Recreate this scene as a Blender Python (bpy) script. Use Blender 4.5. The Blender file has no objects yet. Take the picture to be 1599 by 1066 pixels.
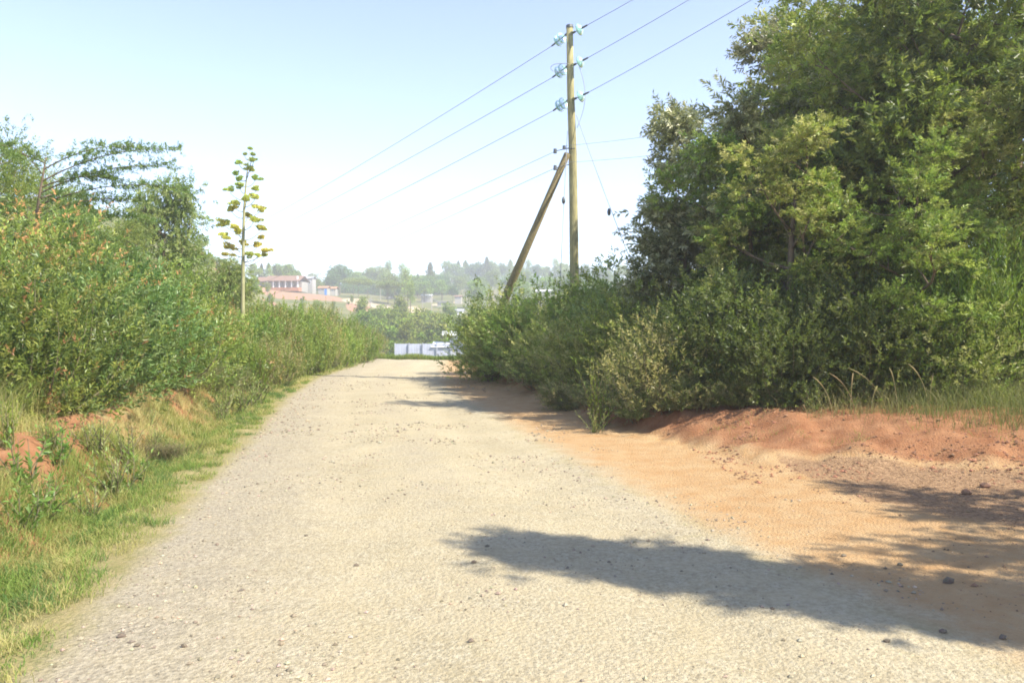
import bpy, math, random
import numpy as np
from mathutils import Vector
R = np.random.default_rng(7)
random.seed(7)
S = bpy.context.scene
COL = S.collection
F_PX, CX, CY, CAMZ = 1250.0, 799.5, 533.0, 1.6
PITCH = math.atan(23 / 1250)

def P(px, py, Y):
    """the world point seen at photo pixel (px, py) at distance Y"""
    cx = (px - CX) / F_PX; cy = (CY - py) / F_PX
    dy = math.cos(PITCH) + cy * math.sin(PITCH); dz = cy * math.cos(PITCH) - math.sin(PITCH)
    k = Y / dy
    return np.array([cx * k, Y, CAMZ + dz * k])

# ------------------------------------------------------------------ noise
_T = np.random.default_rng(3).random((256, 256))
def vn(x, y, s=1.0, o=0.0):
    x = np.asarray(x, float) / s + o * 17.3 + 1000; y = np.asarray(y, float) / s + o * 9.1 + 1000
    xi = np.floor(x).astype(int); yi = np.floor(y).astype(int); fx = x - xi; fy = y - yi
    fx = fx * fx * (3 - 2 * fx); fy = fy * fy * (3 - 2 * fy)
    g = lambda i, j: _T[i & 255, j & 255]
    return ((g(xi, yi) * (1 - fx) + g(xi + 1, yi) * fx) * (1 - fy) + (g(xi, yi + 1) * (1 - fx) + g(xi + 1, yi + 1) * fx) * fy) * 2 - 1
def ss(t):
    t = np.clip(t, 0, 1); return t * t * (3 - 2 * t)
def nrm(v):
    return v / np.maximum(np.linalg.norm(v, axis=-1, keepdims=True), 1e-9)

# ------------------------------------------------------------------ terrain
YL = [-20, 0, 3.6, 5.9, 8.3, 11.8, 18, 25, 33, 40, 60]
XL = [-1.7, -1.9, -2.16, -2.6, -3.1, -3.76, -5.0, -6.0, -6.4, -6.8, -9]
YG = [-20, 0, 3.6, 4.5, 5.9, 9.5, 13.3, 18, 22, 31, 40, 60]
XG = [3.2, 3.1, 2.9, 2.6, 2.1, 1.2, 0.32, -.7, -1.5, -2.3, -3.0, -4]
BANK = np.array([(12, 2), (7.5, 6.0), (5.0, 7.9), (2.9, 9.3), (2.15, 10.8), (1.35, 13.0), (.15, 19.5), (-1.1, 25), (-1.8, 31), (-2.6, 40), (-4, 60)])
def dbank(x, y):
    best = np.full(np.shape(x), 1e9); sg = np.ones(np.shape(x))
    for (ax, ay), (bx, by) in zip(BANK[:-1], BANK[1:]):
        dx, dy = bx - ax, by - ay
        t = np.clip(((x - ax) * dx + (y - ay) * dy) / (dx * dx + dy * dy), 0, 1)
        qx, qy = x - (ax + t * dx), y - (ay + t * dy)
        d = np.hypot(qx, qy); s = np.sign(qx * dy - qy * dx)
        m = d < best - 1e-9
        sg = np.where(m, s, sg); best = np.where(m, d, best)
    return best * sg
TU = np.array([-1.2, -.56, -.4, -.304, -.224, -.144, -.064, .08, .32, 1.2])
TY = np.array([40, 50, 60, 80, 100, 130, 180, 250, 330, 420, 600, 2500.])
TZ = np.array([
 [4, 2.5, 1.4, .7, .3, -.2, -.3, .6, 1, 2], [8, 5, 2.5, 1, .2, -.9, -1, .3, 1, 2], [11, 8, 4, 1.5, 0, -1.8, -1.8, 0, 1, 2],
 [15, 13, 7, 2.5, 0, -2.4, -2.6, -.5, 1, 2], [19, 17, 10, 3.5, .5, -3, -3.2, -1, 1, 2], [24, 22, 15, 5, 1.5, -2.5, -3, -1.5, 1, 2],
 [30, 26, 17.4, 6.6, 5.2, 3.0, 2.4, 2.4, 3, 4], [34, 30, 23, 13.2, 10.8, 8.6, 7.8, 8.6, 9, 9], [36, 33, 27, 18, 15.5, 14.3, 15, 18, 19, 19],
 [36, 33, 28, 21.5, 19, 18, 23, 25, 25, 25], [30, 28, 25, 20, 18, 17, 22, 24, 24, 24], [10] * 10])
def H(x, y):
    x = np.asarray(x, float); y = np.asarray(y, float)
    dl = np.interp(y, YL, XL) - x; dg = x - np.interp(y, YG, XG); db = dbank(x, y)
    xc = (np.interp(y, YL, XL) + np.interp(y, YG, XG)) / 2; z = 0.035 * np.exp(-((x - xc) / 1.8) ** 2) - .018 * (np.exp(-((x - xc - .85) / .28) ** 2) + np.exp(-((x - xc + .85) / .28) ** 2)) * (1 + .4 * vn(x, y, 2.5, 14))
    z = z + .010 * vn(x, y, .9) + .006 * vn(x, y, .3, 1)
    n1 = vn(x, y, 1.3, 2); n2 = vn(x, y, .35, 3); n3 = vn(x, y, .14, 5)
    L = ss(dl / .5)
    z = z + L * (-.10 * ss((dl - .4) / .5) + (.62 + .16 * n1) * ss((dl - .75 - .25 * n1) / 1.0) + .10 * np.clip(dl - 2.0, 0, 30) + .035 * n2 + .02 * n3)
    wb = .95 + 1.5 * ss((x - 2.3) / .8) * ss((13 - y) / 3); b = ss((db + .5 * (wb - .95) + .15 * n2) / wb)
    z = z + np.where(dg > 0, .035 * np.clip(dg, 0, 3), 0) + b * (.36 + .035 * n1) + .055 * np.clip(db - .8, 0, 30) + ss((db + .6) / .8) * (.030 * n2 + .030 * n3 + .016 * vn(x, y, .06, 8))
    u = x / np.maximum(y, 1)
    iu = np.clip(np.searchsorted(TU, u) - 1, 0, len(TU) - 2); iy = np.clip(np.searchsorted(TY, y) - 1, 0, len(TY) - 2)
    fu = np.clip((u - TU[iu]) / (TU[iu + 1] - TU[iu]), 0, 1); fy = np.clip((y - TY[iy]) / (TY[iy + 1] - TY[iy]), 0, 1)
    zt = (TZ[iy, iu] * (1 - fu) + TZ[iy, iu + 1] * fu) * (1 - fy) + (TZ[iy + 1, iu] * (1 - fu) + TZ[iy + 1, iu + 1] * fu) * fy
    zt = zt + .5 * vn(x, y, 22, 4) * ss((y - 70) / 60) + .12 * vn(x, y, 4, 6) * ss((y - 45) / 10)
    k = ss((y - 35) / 14)
    return z * (1 - k) + zt * k
def h1(x, y): return float(H(np.array([x]), np.array([y]))[0])

# ------------------------------------------------------------------ mesh + object helpers
def mesh_np(name, V, quads=None, tris=None, col=None, attrs=None, mats=(), fm=None, smooth=False):
    me = bpy.data.meshes.new(name)
    V = np.asarray(V, np.float32); q = np.zeros((0, 4), int) if quads is None else np.asarray(quads, int); t = np.zeros((0, 3), int) if tris is None else np.asarray(tris, int)
    me.vertices.add(len(V)); me.vertices.foreach_set('co', V.ravel())
    nl = q.size + t.size; me.loops.add(nl); me.loops.foreach_set('vertex_index', np.concatenate([q.ravel(), t.ravel()]).astype(np.int32))
    npoly = len(q) + len(t); me.polygons.add(npoly)
    me.polygons.foreach_set('loop_start', np.concatenate([np.arange(len(q)) * 4, q.size + np.arange(len(t)) * 3]).astype(np.int32))
    if fm is not None: me.polygons.foreach_set('material_index', np.asarray(fm, np.int32))
    me.polygons.foreach_set('use_smooth', np.full(npoly, smooth))
    if col is not None:
        a = me.attributes.new('tint', 'FLOAT_COLOR', 'POINT')
        a.data.foreach_set('color', np.concatenate([col, np.ones((len(col), 1))], 1).astype(np.float32).ravel())
    for k, v in (attrs or {}).items():
        a = me.attributes.new(k, 'FLOAT', 'POINT'); a.data.foreach_set('value', np.asarray(v, np.float32))
    for m in mats: me.materials.append(m)
    me.update(calc_edges=True); me.validate()
    return me
def tag(o, label=None, cat=None, group=None, kind=None):
    if label: o['label'] = label
    if cat: o['category'] = cat
    if group: o['group'] = group
    if kind: o['kind'] = kind
    return o
def link(name, me, parent=None, loc=None):
    o = bpy.data.objects.new(name, me); COL.objects.link(o)
    if parent is not None: o.parent = parent
    if loc is not None: o.location = loc
    return o
def empty(name, loc=(0, 0, 0)):
    o = bpy.data.objects.new(name, None); COL.objects.link(o); o.location = loc; o.empty_display_size = .3
    return o
def copy_tree(o, parent=None):
    c = o.copy(); COL.objects.link(c)
    if parent is not None: c.parent = parent
    for ch in list(KIDS.get(o.name, [])):
        d = copy_tree(ch, c); KIDS.setdefault(c.name, []).append(d)
    return c
KIDS = {}
def child(root, name, me, loc=None):
    o = link(name, me, root, loc); KIDS.setdefault(root.name, []).append(o); return o
USED = set()
def place(proto, loc, rz=0, sc=1.0, label=None, cat=None, group=None, tilt=(0, 0)):
    if proto.name in USED: o = copy_tree(proto)
    else: o = proto; USED.add(proto.name)
    o.location = loc; o.rotation_euler = (tilt[0], tilt[1], rz)
    o.scale = sc if hasattr(sc, '__len__') else (sc, sc, sc)
    return tag(o, label, cat, group)

class MB:
    def __init__(s): s.V = []; s.Q = []; s.T = []; s.C = []; s.n = 0
    def add(s, V, Q=None, T=None, col=None):
        V = np.asarray(V, float).reshape(-1, 3)
        if Q is not None and len(Q): s.Q.append(np.asarray(Q) + s.n)
        if T is not None and len(T): s.T.append(np.asarray(T) + s.n)
        s.V.append(V); s.n += len(V)
        s.C.append(np.broadcast_to(np.asarray(col if col is not None else (.5, .5, .5), float), (len(V), 3)))
    def box(s, x0, x1, y0, y1, z0, z1, col=None):
        V = [(x, y, z) for z in (z0, z1) for y in (y0, y1) for x in (x0, x1)]
        s.add(V, [(0, 2, 3, 1), (4, 5, 7, 6), (0, 1, 5, 4), (2, 6, 7, 3), (0, 4, 6, 2), (1, 3, 7, 5)], col=col)
    def tube(s, pts, rad, n=7, col=None, cap=True):
        pts = np.asarray(pts, float); rad = np.broadcast_to(np.asarray(rad, float), (len(pts),))
        T = nrm(np.gradient(pts, axis=0)); ref = np.array([.13, .97, .2]) if abs(T[0][2]) > .8 else np.array([.1, .05, 1.])
        A = nrm(np.cross(T, ref)); B = np.cross(T, A)
        a = np.arange(n) * 2 * np.pi / n
        V = pts[:, None] + rad[:, None, None] * (A[:, None] * np.cos(a)[None, :, None] + B[:, None] * np.sin(a)[None, :, None])
        m = len(pts); Q = []
        i = np.arange(m - 1)[:, None] * n; j = np.arange(n)[None]; k = (j + 1) % n
        Q = np.stack([i + j, i + k, i + n + k, i + n + j], -1).reshape(-1, 4)
        T3 = []
        V = V.reshape(-1, 3)
        if cap:
            V = np.vstack([V, pts[0], pts[-1]]); c0 = m * n
            for q in range(n): T3 += [(c0, (q + 1) % n, q), (c0 + 1, (m - 1) * n + q, (m - 1) * n + (q + 1) % n)]
        s.add(V, Q, T3, col)
    def lathe(s, prof, n=14, col=None, M=None):
        prof = np.asarray(prof, float); a = np.arange(n) * 2 * np.pi / n
        V = np.stack([prof[:, None, 0] * np.cos(a), prof[:, None, 0] * np.sin(a), np.broadcast_to(prof[:, None, 1], (len(prof), n))], -1).reshape(-1, 3)
        if M is not None: V = V @ np.asarray(M)[:3, :3].T + np.asarray(M)[:3, 3]
        i = np.arange(len(prof) - 1)[:, None] * n; j = np.arange(n)[None]; k = (j + 1) % n
        s.add(V, np.stack([i + j, i + k, i + n + k, i + n + j], -1).reshape(-1, 4), None, col)
    def mesh(s, name, mats, smooth=False):
        return mesh_np(name, np.vstack(s.V), np.vstack(s.Q) if s.Q else None, np.vstack(s.T) if s.T else None, np.vstack(s.C), mats=mats, smooth=smooth)

# ------------------------------------------------------------------ materials
def new_mat(name):
    m = bpy.data.materials.new(name); m.use_nodes = True; nt = m.node_tree; nt.nodes.clear()
    return m, nt, nt.nodes, nt.links
def N(ns, t, **kw):
    n = ns.new(t)
    for k, v in kw.items():
        if k.startswith('i_'):
            n.inputs[k[2:].replace('_', ' ')].default_value = v
        else: setattr(n, k, v)
    return n
def mix(ns, ls, fac, a, b, mode='MIX'):
    n = ns.new('ShaderNodeMix'); n.data_type = 'RGBA'; n.blend_type = mode
    for sock, v in ((n.inputs[0], fac), (n.inputs[6], a), (n.inputs[7], b)):
        if isinstance(v, (int, float)): sock.default_value = v
        elif isinstance(v, tuple): sock.default_value = (*v, 1)
        else: ls.new(v, sock)
    return n.outputs[2]
def math_(ns, ls, op, a, b=None, clamp=False):
    n = ns.new('ShaderNodeMath'); n.operation = op; n.use_clamp = clamp
    for s_, v in ((n.inputs[0], a), (n.inputs[1], b)):
        if v is None: continue
        if isinstance(v, (int, float)): s_.default_value = v
        else: ls.new(v, s_)
    return n.outputs[0]
def noise(ns, ls, vec, scale, detail=4, rough=.55, out='Fac'):
    n = ns.new('ShaderNodeTexNoise'); n.inputs['Scale'].default_value = scale; n.inputs['Detail'].default_value = detail; n.inputs['Roughness'].default_value = rough
    ls.new(vec, n.inputs['Vector']); return n.outputs[out]
def ramp(ns, ls, fac, stops):
    n = ns.new('ShaderNodeValToRGB'); ls.new(fac, n.inputs[0]); e = n.color_ramp.elements
    while len(e) < len(stops): e.new(.5)
    for el, (p, c) in zip(e, stops):
        el.position = p; el.color = (c, c, c, 1) if isinstance(c, (int, float)) else (*c, 1)
    return n.outputs[0]
def leaf_mat(name, trans=.35, rough=.5, spec=.35):
    m, nt, ns, ls = new_mat(name)
    at = N(ns, 'ShaderNodeAttribute', attribute_name='tint'); oi = ns.new('ShaderNodeObjectInfo')
    hs = ns.new('ShaderNodeHueSaturation')
    ls.new(at.outputs['Color'], hs.inputs['Color'])
    mr = N(ns, 'ShaderNodeMapRange'); ls.new(oi.outputs['Random'], mr.inputs[0]); mr.inputs[3].default_value = .485; mr.inputs[4].default_value = .515
    ls.new(mr.outputs[0], hs.inputs['Hue'])
    mv = N(ns, 'ShaderNodeMapRange'); ls.new(math_(ns, ls, 'FRACT', math_(ns, ls, 'MULTIPLY', oi.outputs['Random'], 7.13)), mv.inputs[0]); mv.inputs[3].default_value = .85; mv.inputs[4].default_value = 1.2
    ls.new(mv.outputs[0], hs.inputs['Value'])
    p = N(ns, 'ShaderNodeBsdfPrincipled', i_Roughness=rough); p.inputs['Specular IOR Level'].default_value = spec
    t = ns.new('ShaderNodeBsdfTranslucent'); mx = N(ns, 'ShaderNodeMixShader'); mx.inputs[0].default_value = trans
    o = ns.new('ShaderNodeOutputMaterial')
    ls.new(hs.outputs[0], p.inputs['Base Color']); ls.new(mix(ns, ls, .35, hs.outputs[0], (.35, .5, .05), 'MIX') if trans > 0.2 else hs.outputs[0], t.inputs['Color'])
    ls.new(p.outputs[0], mx.inputs[1]); ls.new(t.outputs[0], mx.inputs[2]); ls.new(mx.outputs[0], o.inputs[0])
    return m
M_LEAF = leaf_mat('leaf', .36, .42, .45)
M_SILVER = leaf_mat('silvery_leaf', .32, .38, .55)
M_FAR = leaf_mat('far_leaf', .15, .8, .1)
M_GRASS = leaf_mat('grass_blade', .35, .6, .2)
def solid(name, col, rough=.8, ns_scale=6, amount=.25, bump=.0, metal=0, coords='Object', stretch=None, spec=.3):
    m, nt, ns, ls = new_mat(name)
    tc = ns.new('ShaderNodeTexCoord'); v = tc.outputs[coords]
    if stretch:
        mp = ns.new('ShaderNodeMapping'); mp.inputs['Scale'].default_value = stretch; ls.new(v, mp.inputs[0]); v = mp.outputs[0]
    n = noise(ns, ls, v, ns_scale, 6, .6)
    d = tuple(c * (1 - amount) for c in col); l = tuple(min(1, c * (1 + amount)) for c in col)
    c = ramp(ns, ls, n, [(.3, d), (.7, l)])
    p = N(ns, 'ShaderNodeBsdfPrincipled', i_Roughness=rough, i_Metallic=metal); p.inputs['Specular IOR Level'].default_value = spec
    ls.new(c, p.inputs['Base Color'])
    if bump:
        b = N(ns, 'ShaderNodeBump'); b.inputs['Strength'].default_value = bump; b.inputs['Distance'].default_value = .02; ls.new(n, b.inputs['Height']); ls.new(b.outputs[0], p.inputs['Normal'])
    o = ns.new('ShaderNodeOutputMaterial'); ls.new(p.outputs[0], o.inputs[0]); return m
M_BARK = solid('bark', (.16, .12, .08), .9, 9, .45, .6, stretch=(1, 1, .25))
M_TWIG = solid('twig', (.17, .15, .08), .9, 9, .4)
M_POLE = solid('pole_wood', (.30, .27, .13), .85, 7, .45, .5, stretch=(6, 6, .5))
M_BRACE = solid('brace_wood', (.22, .18, .09), .9, 7, .45, .5, stretch=(6, 6, .5))
M_STEEL = solid('galvanised_steel', (.12, .13, .13), .5, 20, .3, metal=.6)
M_WIRE = solid('aluminium_wire', (.30, .31, .33), .6, 3, .1, metal=.3)
def earth_mat():
    m, nt, ns, ls = new_mat('earth')
    g = ns.new('ShaderNodeNewGeometry'); v = g.outputs['Position']
    A = lambda k: N(ns, 'ShaderNodeAttribute', attribute_name=k).outputs['Fac']
    nb = noise(ns, ls, v, .8, 6, .65); nm = noise(ns, ls, v, 3.5, 6, .65); nf = noise(ns, ls, v, 28, 5, .7); nff = noise(ns, ls, v, 130, 3, .7)
    # gravel road: buff dust over grey chips
    dust = ramp(ns, ls, nb, [(.35, (.37, .305, .18)), (.65, (.53, .44, .28))])
    chips = ramp(ns, ls, nf, [(.30, (.23, .19, .125)), (.5, (.42, .365, .245)), (.75, (.57, .51, .37))])
    road = mix(ns, ls, ramp(ns, ls, nm, [(.35, .35), (.65, .9)]), dust, chips)
    vo = ns.new('ShaderNodeTexVoronoi'); vo.inputs['Scale'].default_value = 42; ls.new(v, vo.inputs['Vector'])
    road = mix(ns, ls, math_(ns, ls, 'MULTIPLY', ramp(ns, ls, vo.outputs['Distance'], [(.10, 1.0), (.26, 0.0)]), ramp(ns, ls, nm, [(.38, .1), (.60, .75)])), road, (.15, .125, .085))
    # gray shoulder on left edge
    road = mix(ns, ls, math_(ns, ls, 'MULTIPLY', A('gray'), ramp(ns, ls, nm, [(.3, .55), (.6, 1.)])), road, mix(ns, ls, ramp(ns, ls, nf, [(.35, 0.), (.65, 1.)]), (.25, .215, .155), (.46, .40, .29)))
    orange = mix(ns, ls, ramp(ns, ls, nm, [(.3, 0.), (.7, 1.)]), (.41, .24, .105), (.48, .335, .18))
    orange = mix(ns, ls, math_(ns, ls, 'MULTIPLY', ramp(ns, ls, nf, [(.55, 0.), (.7, .5)]), 1.), orange, (.30, .22, .14))
    red = mix(ns, ls, ramp(ns, ls, nm, [(.3, 0.), (.7, 1.)]), (.24, .10, .045), (.38, .20, .10))
    red = mix(ns, ls, ramp(ns, ls, nf, [(.55, 0.), (.72, .6)]), red, (.17, .065, .035))
    rub = mix(ns, ls, ramp(ns, ls, nf, [(.35, 0.), (.65, 1.)]), (.17, .10, .055), (.42, .27, .15))
    soil = mix(ns, ls, ramp(ns, ls, math_(ns, ls, 'ADD', math_(ns, ls, 'MULTIPLY', nm, .5), math_(ns, ls, 'MULTIPLY', nf, .5)), [(.38, 0.), (.60, 1.)]), (.22, .21, .08), (.36, .29, .14))
    jit = math_(ns, ls, 'MULTIPLY', math_(ns, ls, 'SUBTRACT', noise(ns, ls, v, 2.2, 6, .7), .5), 1.3)
    def msk(k, lo=.35, hi=.65): return ramp(ns, ls, math_(ns, ls, 'ADD', A(k), jit), [(lo, 0.), (hi, 1.)])
    c = soil
    c = mix(ns, ls, msk('m_red'), c, red)
    c = mix(ns, ls, msk('m_orange', .2, .8), c, orange)
    c = mix(ns, ls, msk('m_rub', .3, .75), c, rub)
    c = mix(ns, ls, msk('m_road', .15, .85), c, road)
    far = mix(ns, ls, ramp(ns, ls, noise(ns, ls, v, .06, 5, .65), [(.35, 0.), (.65, 1.)]), (.115, .14, .045), (.24, .20, .085))
    far = mix(ns, ls, ramp(ns, ls, noise(ns, ls, v, .5, 5, .7), [(.45, 0.), (.6, .6)]), far, (.07, .10, .03))
    far = mix(ns, ls, msk('m_red', .4, .6), far, (.37, .20, .125)); far = mix(ns, ls, msk('m_sand', .4, .6), far, (.47, .37, .25))
    c = mix(ns, ls, A('far'), c, far)
    p = N(ns, 'ShaderNodeBsdfPrincipled', i_Roughness=.95); p.inputs['Specular IOR Level'].default_value = .15
    ls.new(c, p.inputs['Base Color'])
    hgt = math_(ns, ls, 'ADD', math_(ns, ls, 'ADD', math_(ns, ls, 'MULTIPLY', nf, .35), math_(ns, ls, 'MULTIPLY', vo.outputs['Distance'], -.5)), math_(ns, ls, 'MULTIPLY', nff, .6))
    hgt = math_(ns, ls, 'ADD', hgt, math_(ns, ls, 'MULTIPLY', nm, .45))
    b = N(ns, 'ShaderNodeBump'); b.inputs['Strength'].default_value = .75; b.inputs['Distance'].default_value = .03
    ls.new(hgt, b.inputs['Height']); ls.new(b.outputs[0], p.inputs['Normal'])
    o = ns.new('ShaderNodeOutputMaterial'); ls.new(p.outputs[0], o.inputs[0]); return m
M_EARTH = earth_mat()

# ------------------------------------------------------------------ build terrain
AP = 12.0
yr = [-11.0]
while yr[-1] < 1500:
    y = yr[-1]; k = .05 if y < 1.5 else (.0045 if y < 16 else (.007 if y < 42 else .02)); yr.append(y + (y + AP) * k)
yr = np.array(yr)
uc = [0.0]
while uc[-1] < 6: uc.append(uc[-1] + (.0036 if uc[-1] < .62 else uc[-1] * .06))
uc = np.array([-a for a in uc[:0:-1]] + uc)
U, Yg = np.meshgrid(uc, yr)
Xg = U * (Yg + AP)
X1, Y1 = Xg.ravel(), Yg.ravel(); Z1 = H(X1, Y1)
dl = np.interp(Y1, YL, XL) - X1; dg = X1 - np.interp(Y1, YG, XG); db = dbank(X1, Y1)
far = ss((Y1 - 46) / 14)
isroad = (1 - ss((dl + .25) / .5)) * (1 - ss((dg + 1.0) / 1.3)) * (Y1 < 60)
m_orange = ss((dg + .9) / .7) * (1 - ss((db + .1) / .5)) * (1 - far)
m_rub = ss((dg - .8) / 1.2) * ss((db + 2.4) / .6) * (1 - ss((db + .25) / .5)) * (Y1 < 9.5) * (X1 > 3) * .95
m_red = ss((db + .35) / .5) * (1 - ss((db - 1.9) / 1.6)) * (1 - far) + 1.0 * ss((dl - .55) / .35) * (1 - ss((dl - 2.4) / .8)) * (Y1 < 40) * (.8 + .35 * vn(X1, Y1, 1.1, 9))
XC_ = (np.interp(Y1, YL, XL) + np.interp(Y1, YG, XG)) / 2
gray = .55 * np.exp(-((X1 - XC_ + .1) / .3) ** 2) * (Y1 > 0) * np.clip(.5 + vn(X1, Y1, 1.6, 15), 0, 1) + .5 * np.exp(-((X1 - XC_ - 1.6) / .3) ** 2) * np.clip(.4 + vn(X1, Y1, 1.9, 16), 0, 1) + (1 - ss((-dl - .15) / 1.5)) * (dl < .6) * ss((Y1 - 1) / 3) * 1.0
m_sand = np.zeros(len(X1))
PX1 = X1 / np.maximum(Y1, 1) * F_PX + CX
def patch(arr, px, Y, wpx, wY, a=1.0, rag=.45):
    q = ((PX1 - px) / wpx) ** 2 + ((Y1 - Y) / wY) ** 2
    np.maximum(arr, a * np.clip(1.6 - q + rag * vn(X1, Y1, 6, 12), 0, 1) * (Y1 > 60), out=arr)
patch(m_red, 450, 229, 58, 20); patch(m_red, 400, 232, 34, 18); patch(m_red, 505, 236, 30, 18, .9); patch(m_red, 560, 205, 20, 12); patch(m_red, 330, 120, 26, 10, .8)
patch(m_red, 598, 176, 15, 12); patch(m_red, 662, 178, 16, 12); patch(m_red, 694, 196, 13, 9); patch(m_red, 420, 185, 14, 8, .8)
patch(m_sand, 560, 238, 24, 12); patch(m_sand, 592, 226, 28, 12); patch(m_sand, 645, 212, 15, 24, 1); patch(m_sand, 690, 250, 14, 8); patch(m_sand, 715, 275, 8, 8)
patch(m_sand, 660, 176, 7, 4)
nx = len(uc); ny = len(yr)
I = np.arange(nx * ny).reshape(ny, nx)
Q = np.stack([I[:-1, :-1], I[:-1, 1:], I[1:, 1:], I[1:, :-1]], -1).reshape(-1, 4)
cyq = Y1[Q].mean(1); rd = (isroad[Q].mean(1) > .5) & (cyq < 46)
cls = np.where(rd, 0, np.where(cyq < 52, 1, 2))
AT = dict(m_road=isroad, m_orange=m_orange, m_rub=m_rub, m_red=m_red, gray=gray, m_sand=m_sand, far=far)
for c, nm in enumerate(('road', 'ground', 'hillside')):
    q = Q[cls == c]; used, inv = np.unique(q, return_inverse=True)
    me = mesh_np(nm, np.stack([X1, Y1, Z1], 1)[used], inv.reshape(-1, 4), None, None, {k: v[used] for k, v in AT.items()}, [M_EARTH], smooth=True)
    lab = ('pale gravel and dust road curving away over a crest', 'red and brown earth with banks beside the gravel road', 'distant hazy hillside with bare red patches')[c]
    tag(link(nm, me), lab, None, None, 'structure')

# ------------------------------------------------------------------ foliage generators
def jcol(base, n, amp=.25, rng=R):
    base = np.asarray(base, float)
    k = 1 + amp * (rng.random((n, 1)) * 2 - 1); h = 1 + .12 * (rng.random((n, 3)) * 2 - 1)
    return np.clip(base * k * h, 0, 1)
def leafset(Pp, D, L, W, col, up=.5, fold=.12):
    n = len(Pp); D = nrm(D)
    Rn = nrm(R.normal(size=(n, 3)) + np.array([0, 0, up]))
    side = nrm(np.cross(D, Rn)); nn = np.cross(side, D)
    L = np.broadcast_to(np.asarray(L, float), (n,))[:, None]; W = np.broadcast_to(np.asarray(W, float), (n,))[:, None]
    m = Pp + D * L * .45 + nn * W * fold
    V = np.stack([Pp, m + side * W / 2, Pp + D * L - nn * L * .08, m - side * W / 2], 1).reshape(-1, 3)
    return V, np.arange(n * 4).reshape(n, 4), np.repeat(col, 4, 0)
def sprigs(C, D, nl, sl, L, W, pal, spread=.9, droop=0., amp=.25, accent=None, acc_p=0.0, up=.5):
    """leafy shoots: K shoots with nl leaves each"""
    K = len(C); D = nrm(D); pal = np.asarray(pal, float)
    t = (np.arange(nl) + .5) / nl
    t = t[None] + R.normal(size=(K, nl)) * .04
    slk = sl * (.6 + .8 * R.random(K))
    pos = C[:, None] + D[:, None] * (t * slk[:, None])[..., None]
    rad = nrm(np.cross(np.repeat(D[:, None], nl, 1), R.normal(size=(K, nl, 3))))
    ld = D[:, None] * (1 - .3 * spread) + rad * spread + np.array([0, 0, -droop])
    sc = (.7 + .5 * R.random((K, nl))) * (1.05 - .35 * t)
    b = pal[R.integers(0, len(pal), K)] * (1 + amp * (R.random((K, 1)) * 2 - 1))
    c = b[:, None] * (.85 + .3 * R.random((K, nl, 1))) * (.9 + .25 * t[..., None])
    if accent is not None:
        mk = (R.random((K, 1)) < acc_p) & (t > .42); c = np.where(mk[..., None], np.asarray(accent) * (.7 + .5 * R.random((K, nl, 1))), c)
    return leafset(pos.reshape(-1, 3), ld.reshape(-1, 3), (L * sc).ravel(), (W * sc).ravel(), np.clip(c, 0, 1).reshape(-1, 3), up)
def curve(a, b, bend, n=5):
    t = np.linspace(0, 1, n)[:, None]; a = np.asarray(a, float); b = np.asarray(b, float)
    return a * (1 - t) + b * t + np.asarray(bend) * (4 * t * (1 - t))
PAL = dict(
 green=[(.19, .26, .045), (.13, .19, .04), (.26, .30, .065)],
 bright=[(.20, .28, .035), (.15, .24, .035), (.26, .32, .055)],
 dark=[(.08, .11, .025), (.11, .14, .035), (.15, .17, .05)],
 deep=[(.105, .18, .045), (.14, .23, .06), (.21, .29, .10)],
 silver=[(.31, .30, .16), (.19, .19, .085), (.50, .48, .31), (.13, .14, .06), (.36, .36, .18)],
 olive=[(.35, .36, .09), (.24, .27, .06), (.48, .46, .17), (.25, .32, .06)],
 mid=[(.22, .31, .05), (.15, .22, .04), (.31, .37, .075), (.24, .26, .07)],
 dry=[(.50, .45, .16), (.36, .34, .11), (.58, .50, .22), (.24, .27, .07)],
 hedge=[(.21, .26, .05), (.28, .30, .08), (.17, .22, .045), (.34, .30, .13)],
 pale=[(.24, .30, .08), (.18, .25, .065), (.30, .34, .10)])
def shrub(name, h, r, n_st, n_sp, nl, L, W, pal, upright=.6, accent=None, acc_p=0, sl=.28, spread=.8, low=.12, stemcol=None, mat=None, jit=.16, droop=0.):
    root = empty(name); st = MB(); C = []; D = []
    per = n_sp // n_st
    for i in range(n_st):
        a = random.random() * 6.283; rr = r * math.sqrt(random.random()); hh = h * (1 - .45 * (rr / r) ** 2) * random.uniform(.72, 1.0)
        b0 = np.array([math.cos(a), math.sin(a), 0]) * rr * .25; e = np.array([math.cos(a) * rr, math.sin(a) * rr, hh])
        c = curve(b0 + [0, 0, -.15], e, np.array([math.cos(a), math.sin(a), 0]) * .12 * h * (1 - upright) + R.normal(size=3) * .04 * h, 6)
        st.tube(c, np.linspace(.006 + .004 * h, .002, 6), 5, cap=False)
        t = low + (1 - low) * R.random(per) ** .7
        idx = t * 5; k = np.clip(idx.astype(int), 0, 4); f = (idx - k)[:, None]
        pt = c[k] * (1 - f) + c[k + 1] * f
        off = R.normal(size=(per, 3)) * jit * h * np.array([1, 1, .7]) * (1.1 - .6 * t)[:, None]
        C.append(pt + off); D.append(nrm(off + np.array([math.cos(a) * .25, math.sin(a) * .25, 0])) * (1 - upright) + np.array([0, 0, 1]) * upright + .12 * R.normal(size=(per, 3)))
    C = np.vstack(C); D = np.vstack(D); C[:, 2] = np.maximum(C[:, 2], .03)
    V, Qq, cc = sprigs(C, D, nl, sl, L, W, PAL[pal] if isinstance(pal, str) else pal, spread, droop, .3, accent, acc_p)
    child(root, 'foliage', mesh_np(name + '_foliage', V, Qq, None, cc, mats=[mat or M_LEAF]))
    child(root, 'stems', st.mesh(name + '_stems', [M_TWIG], True))
    return root
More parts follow.
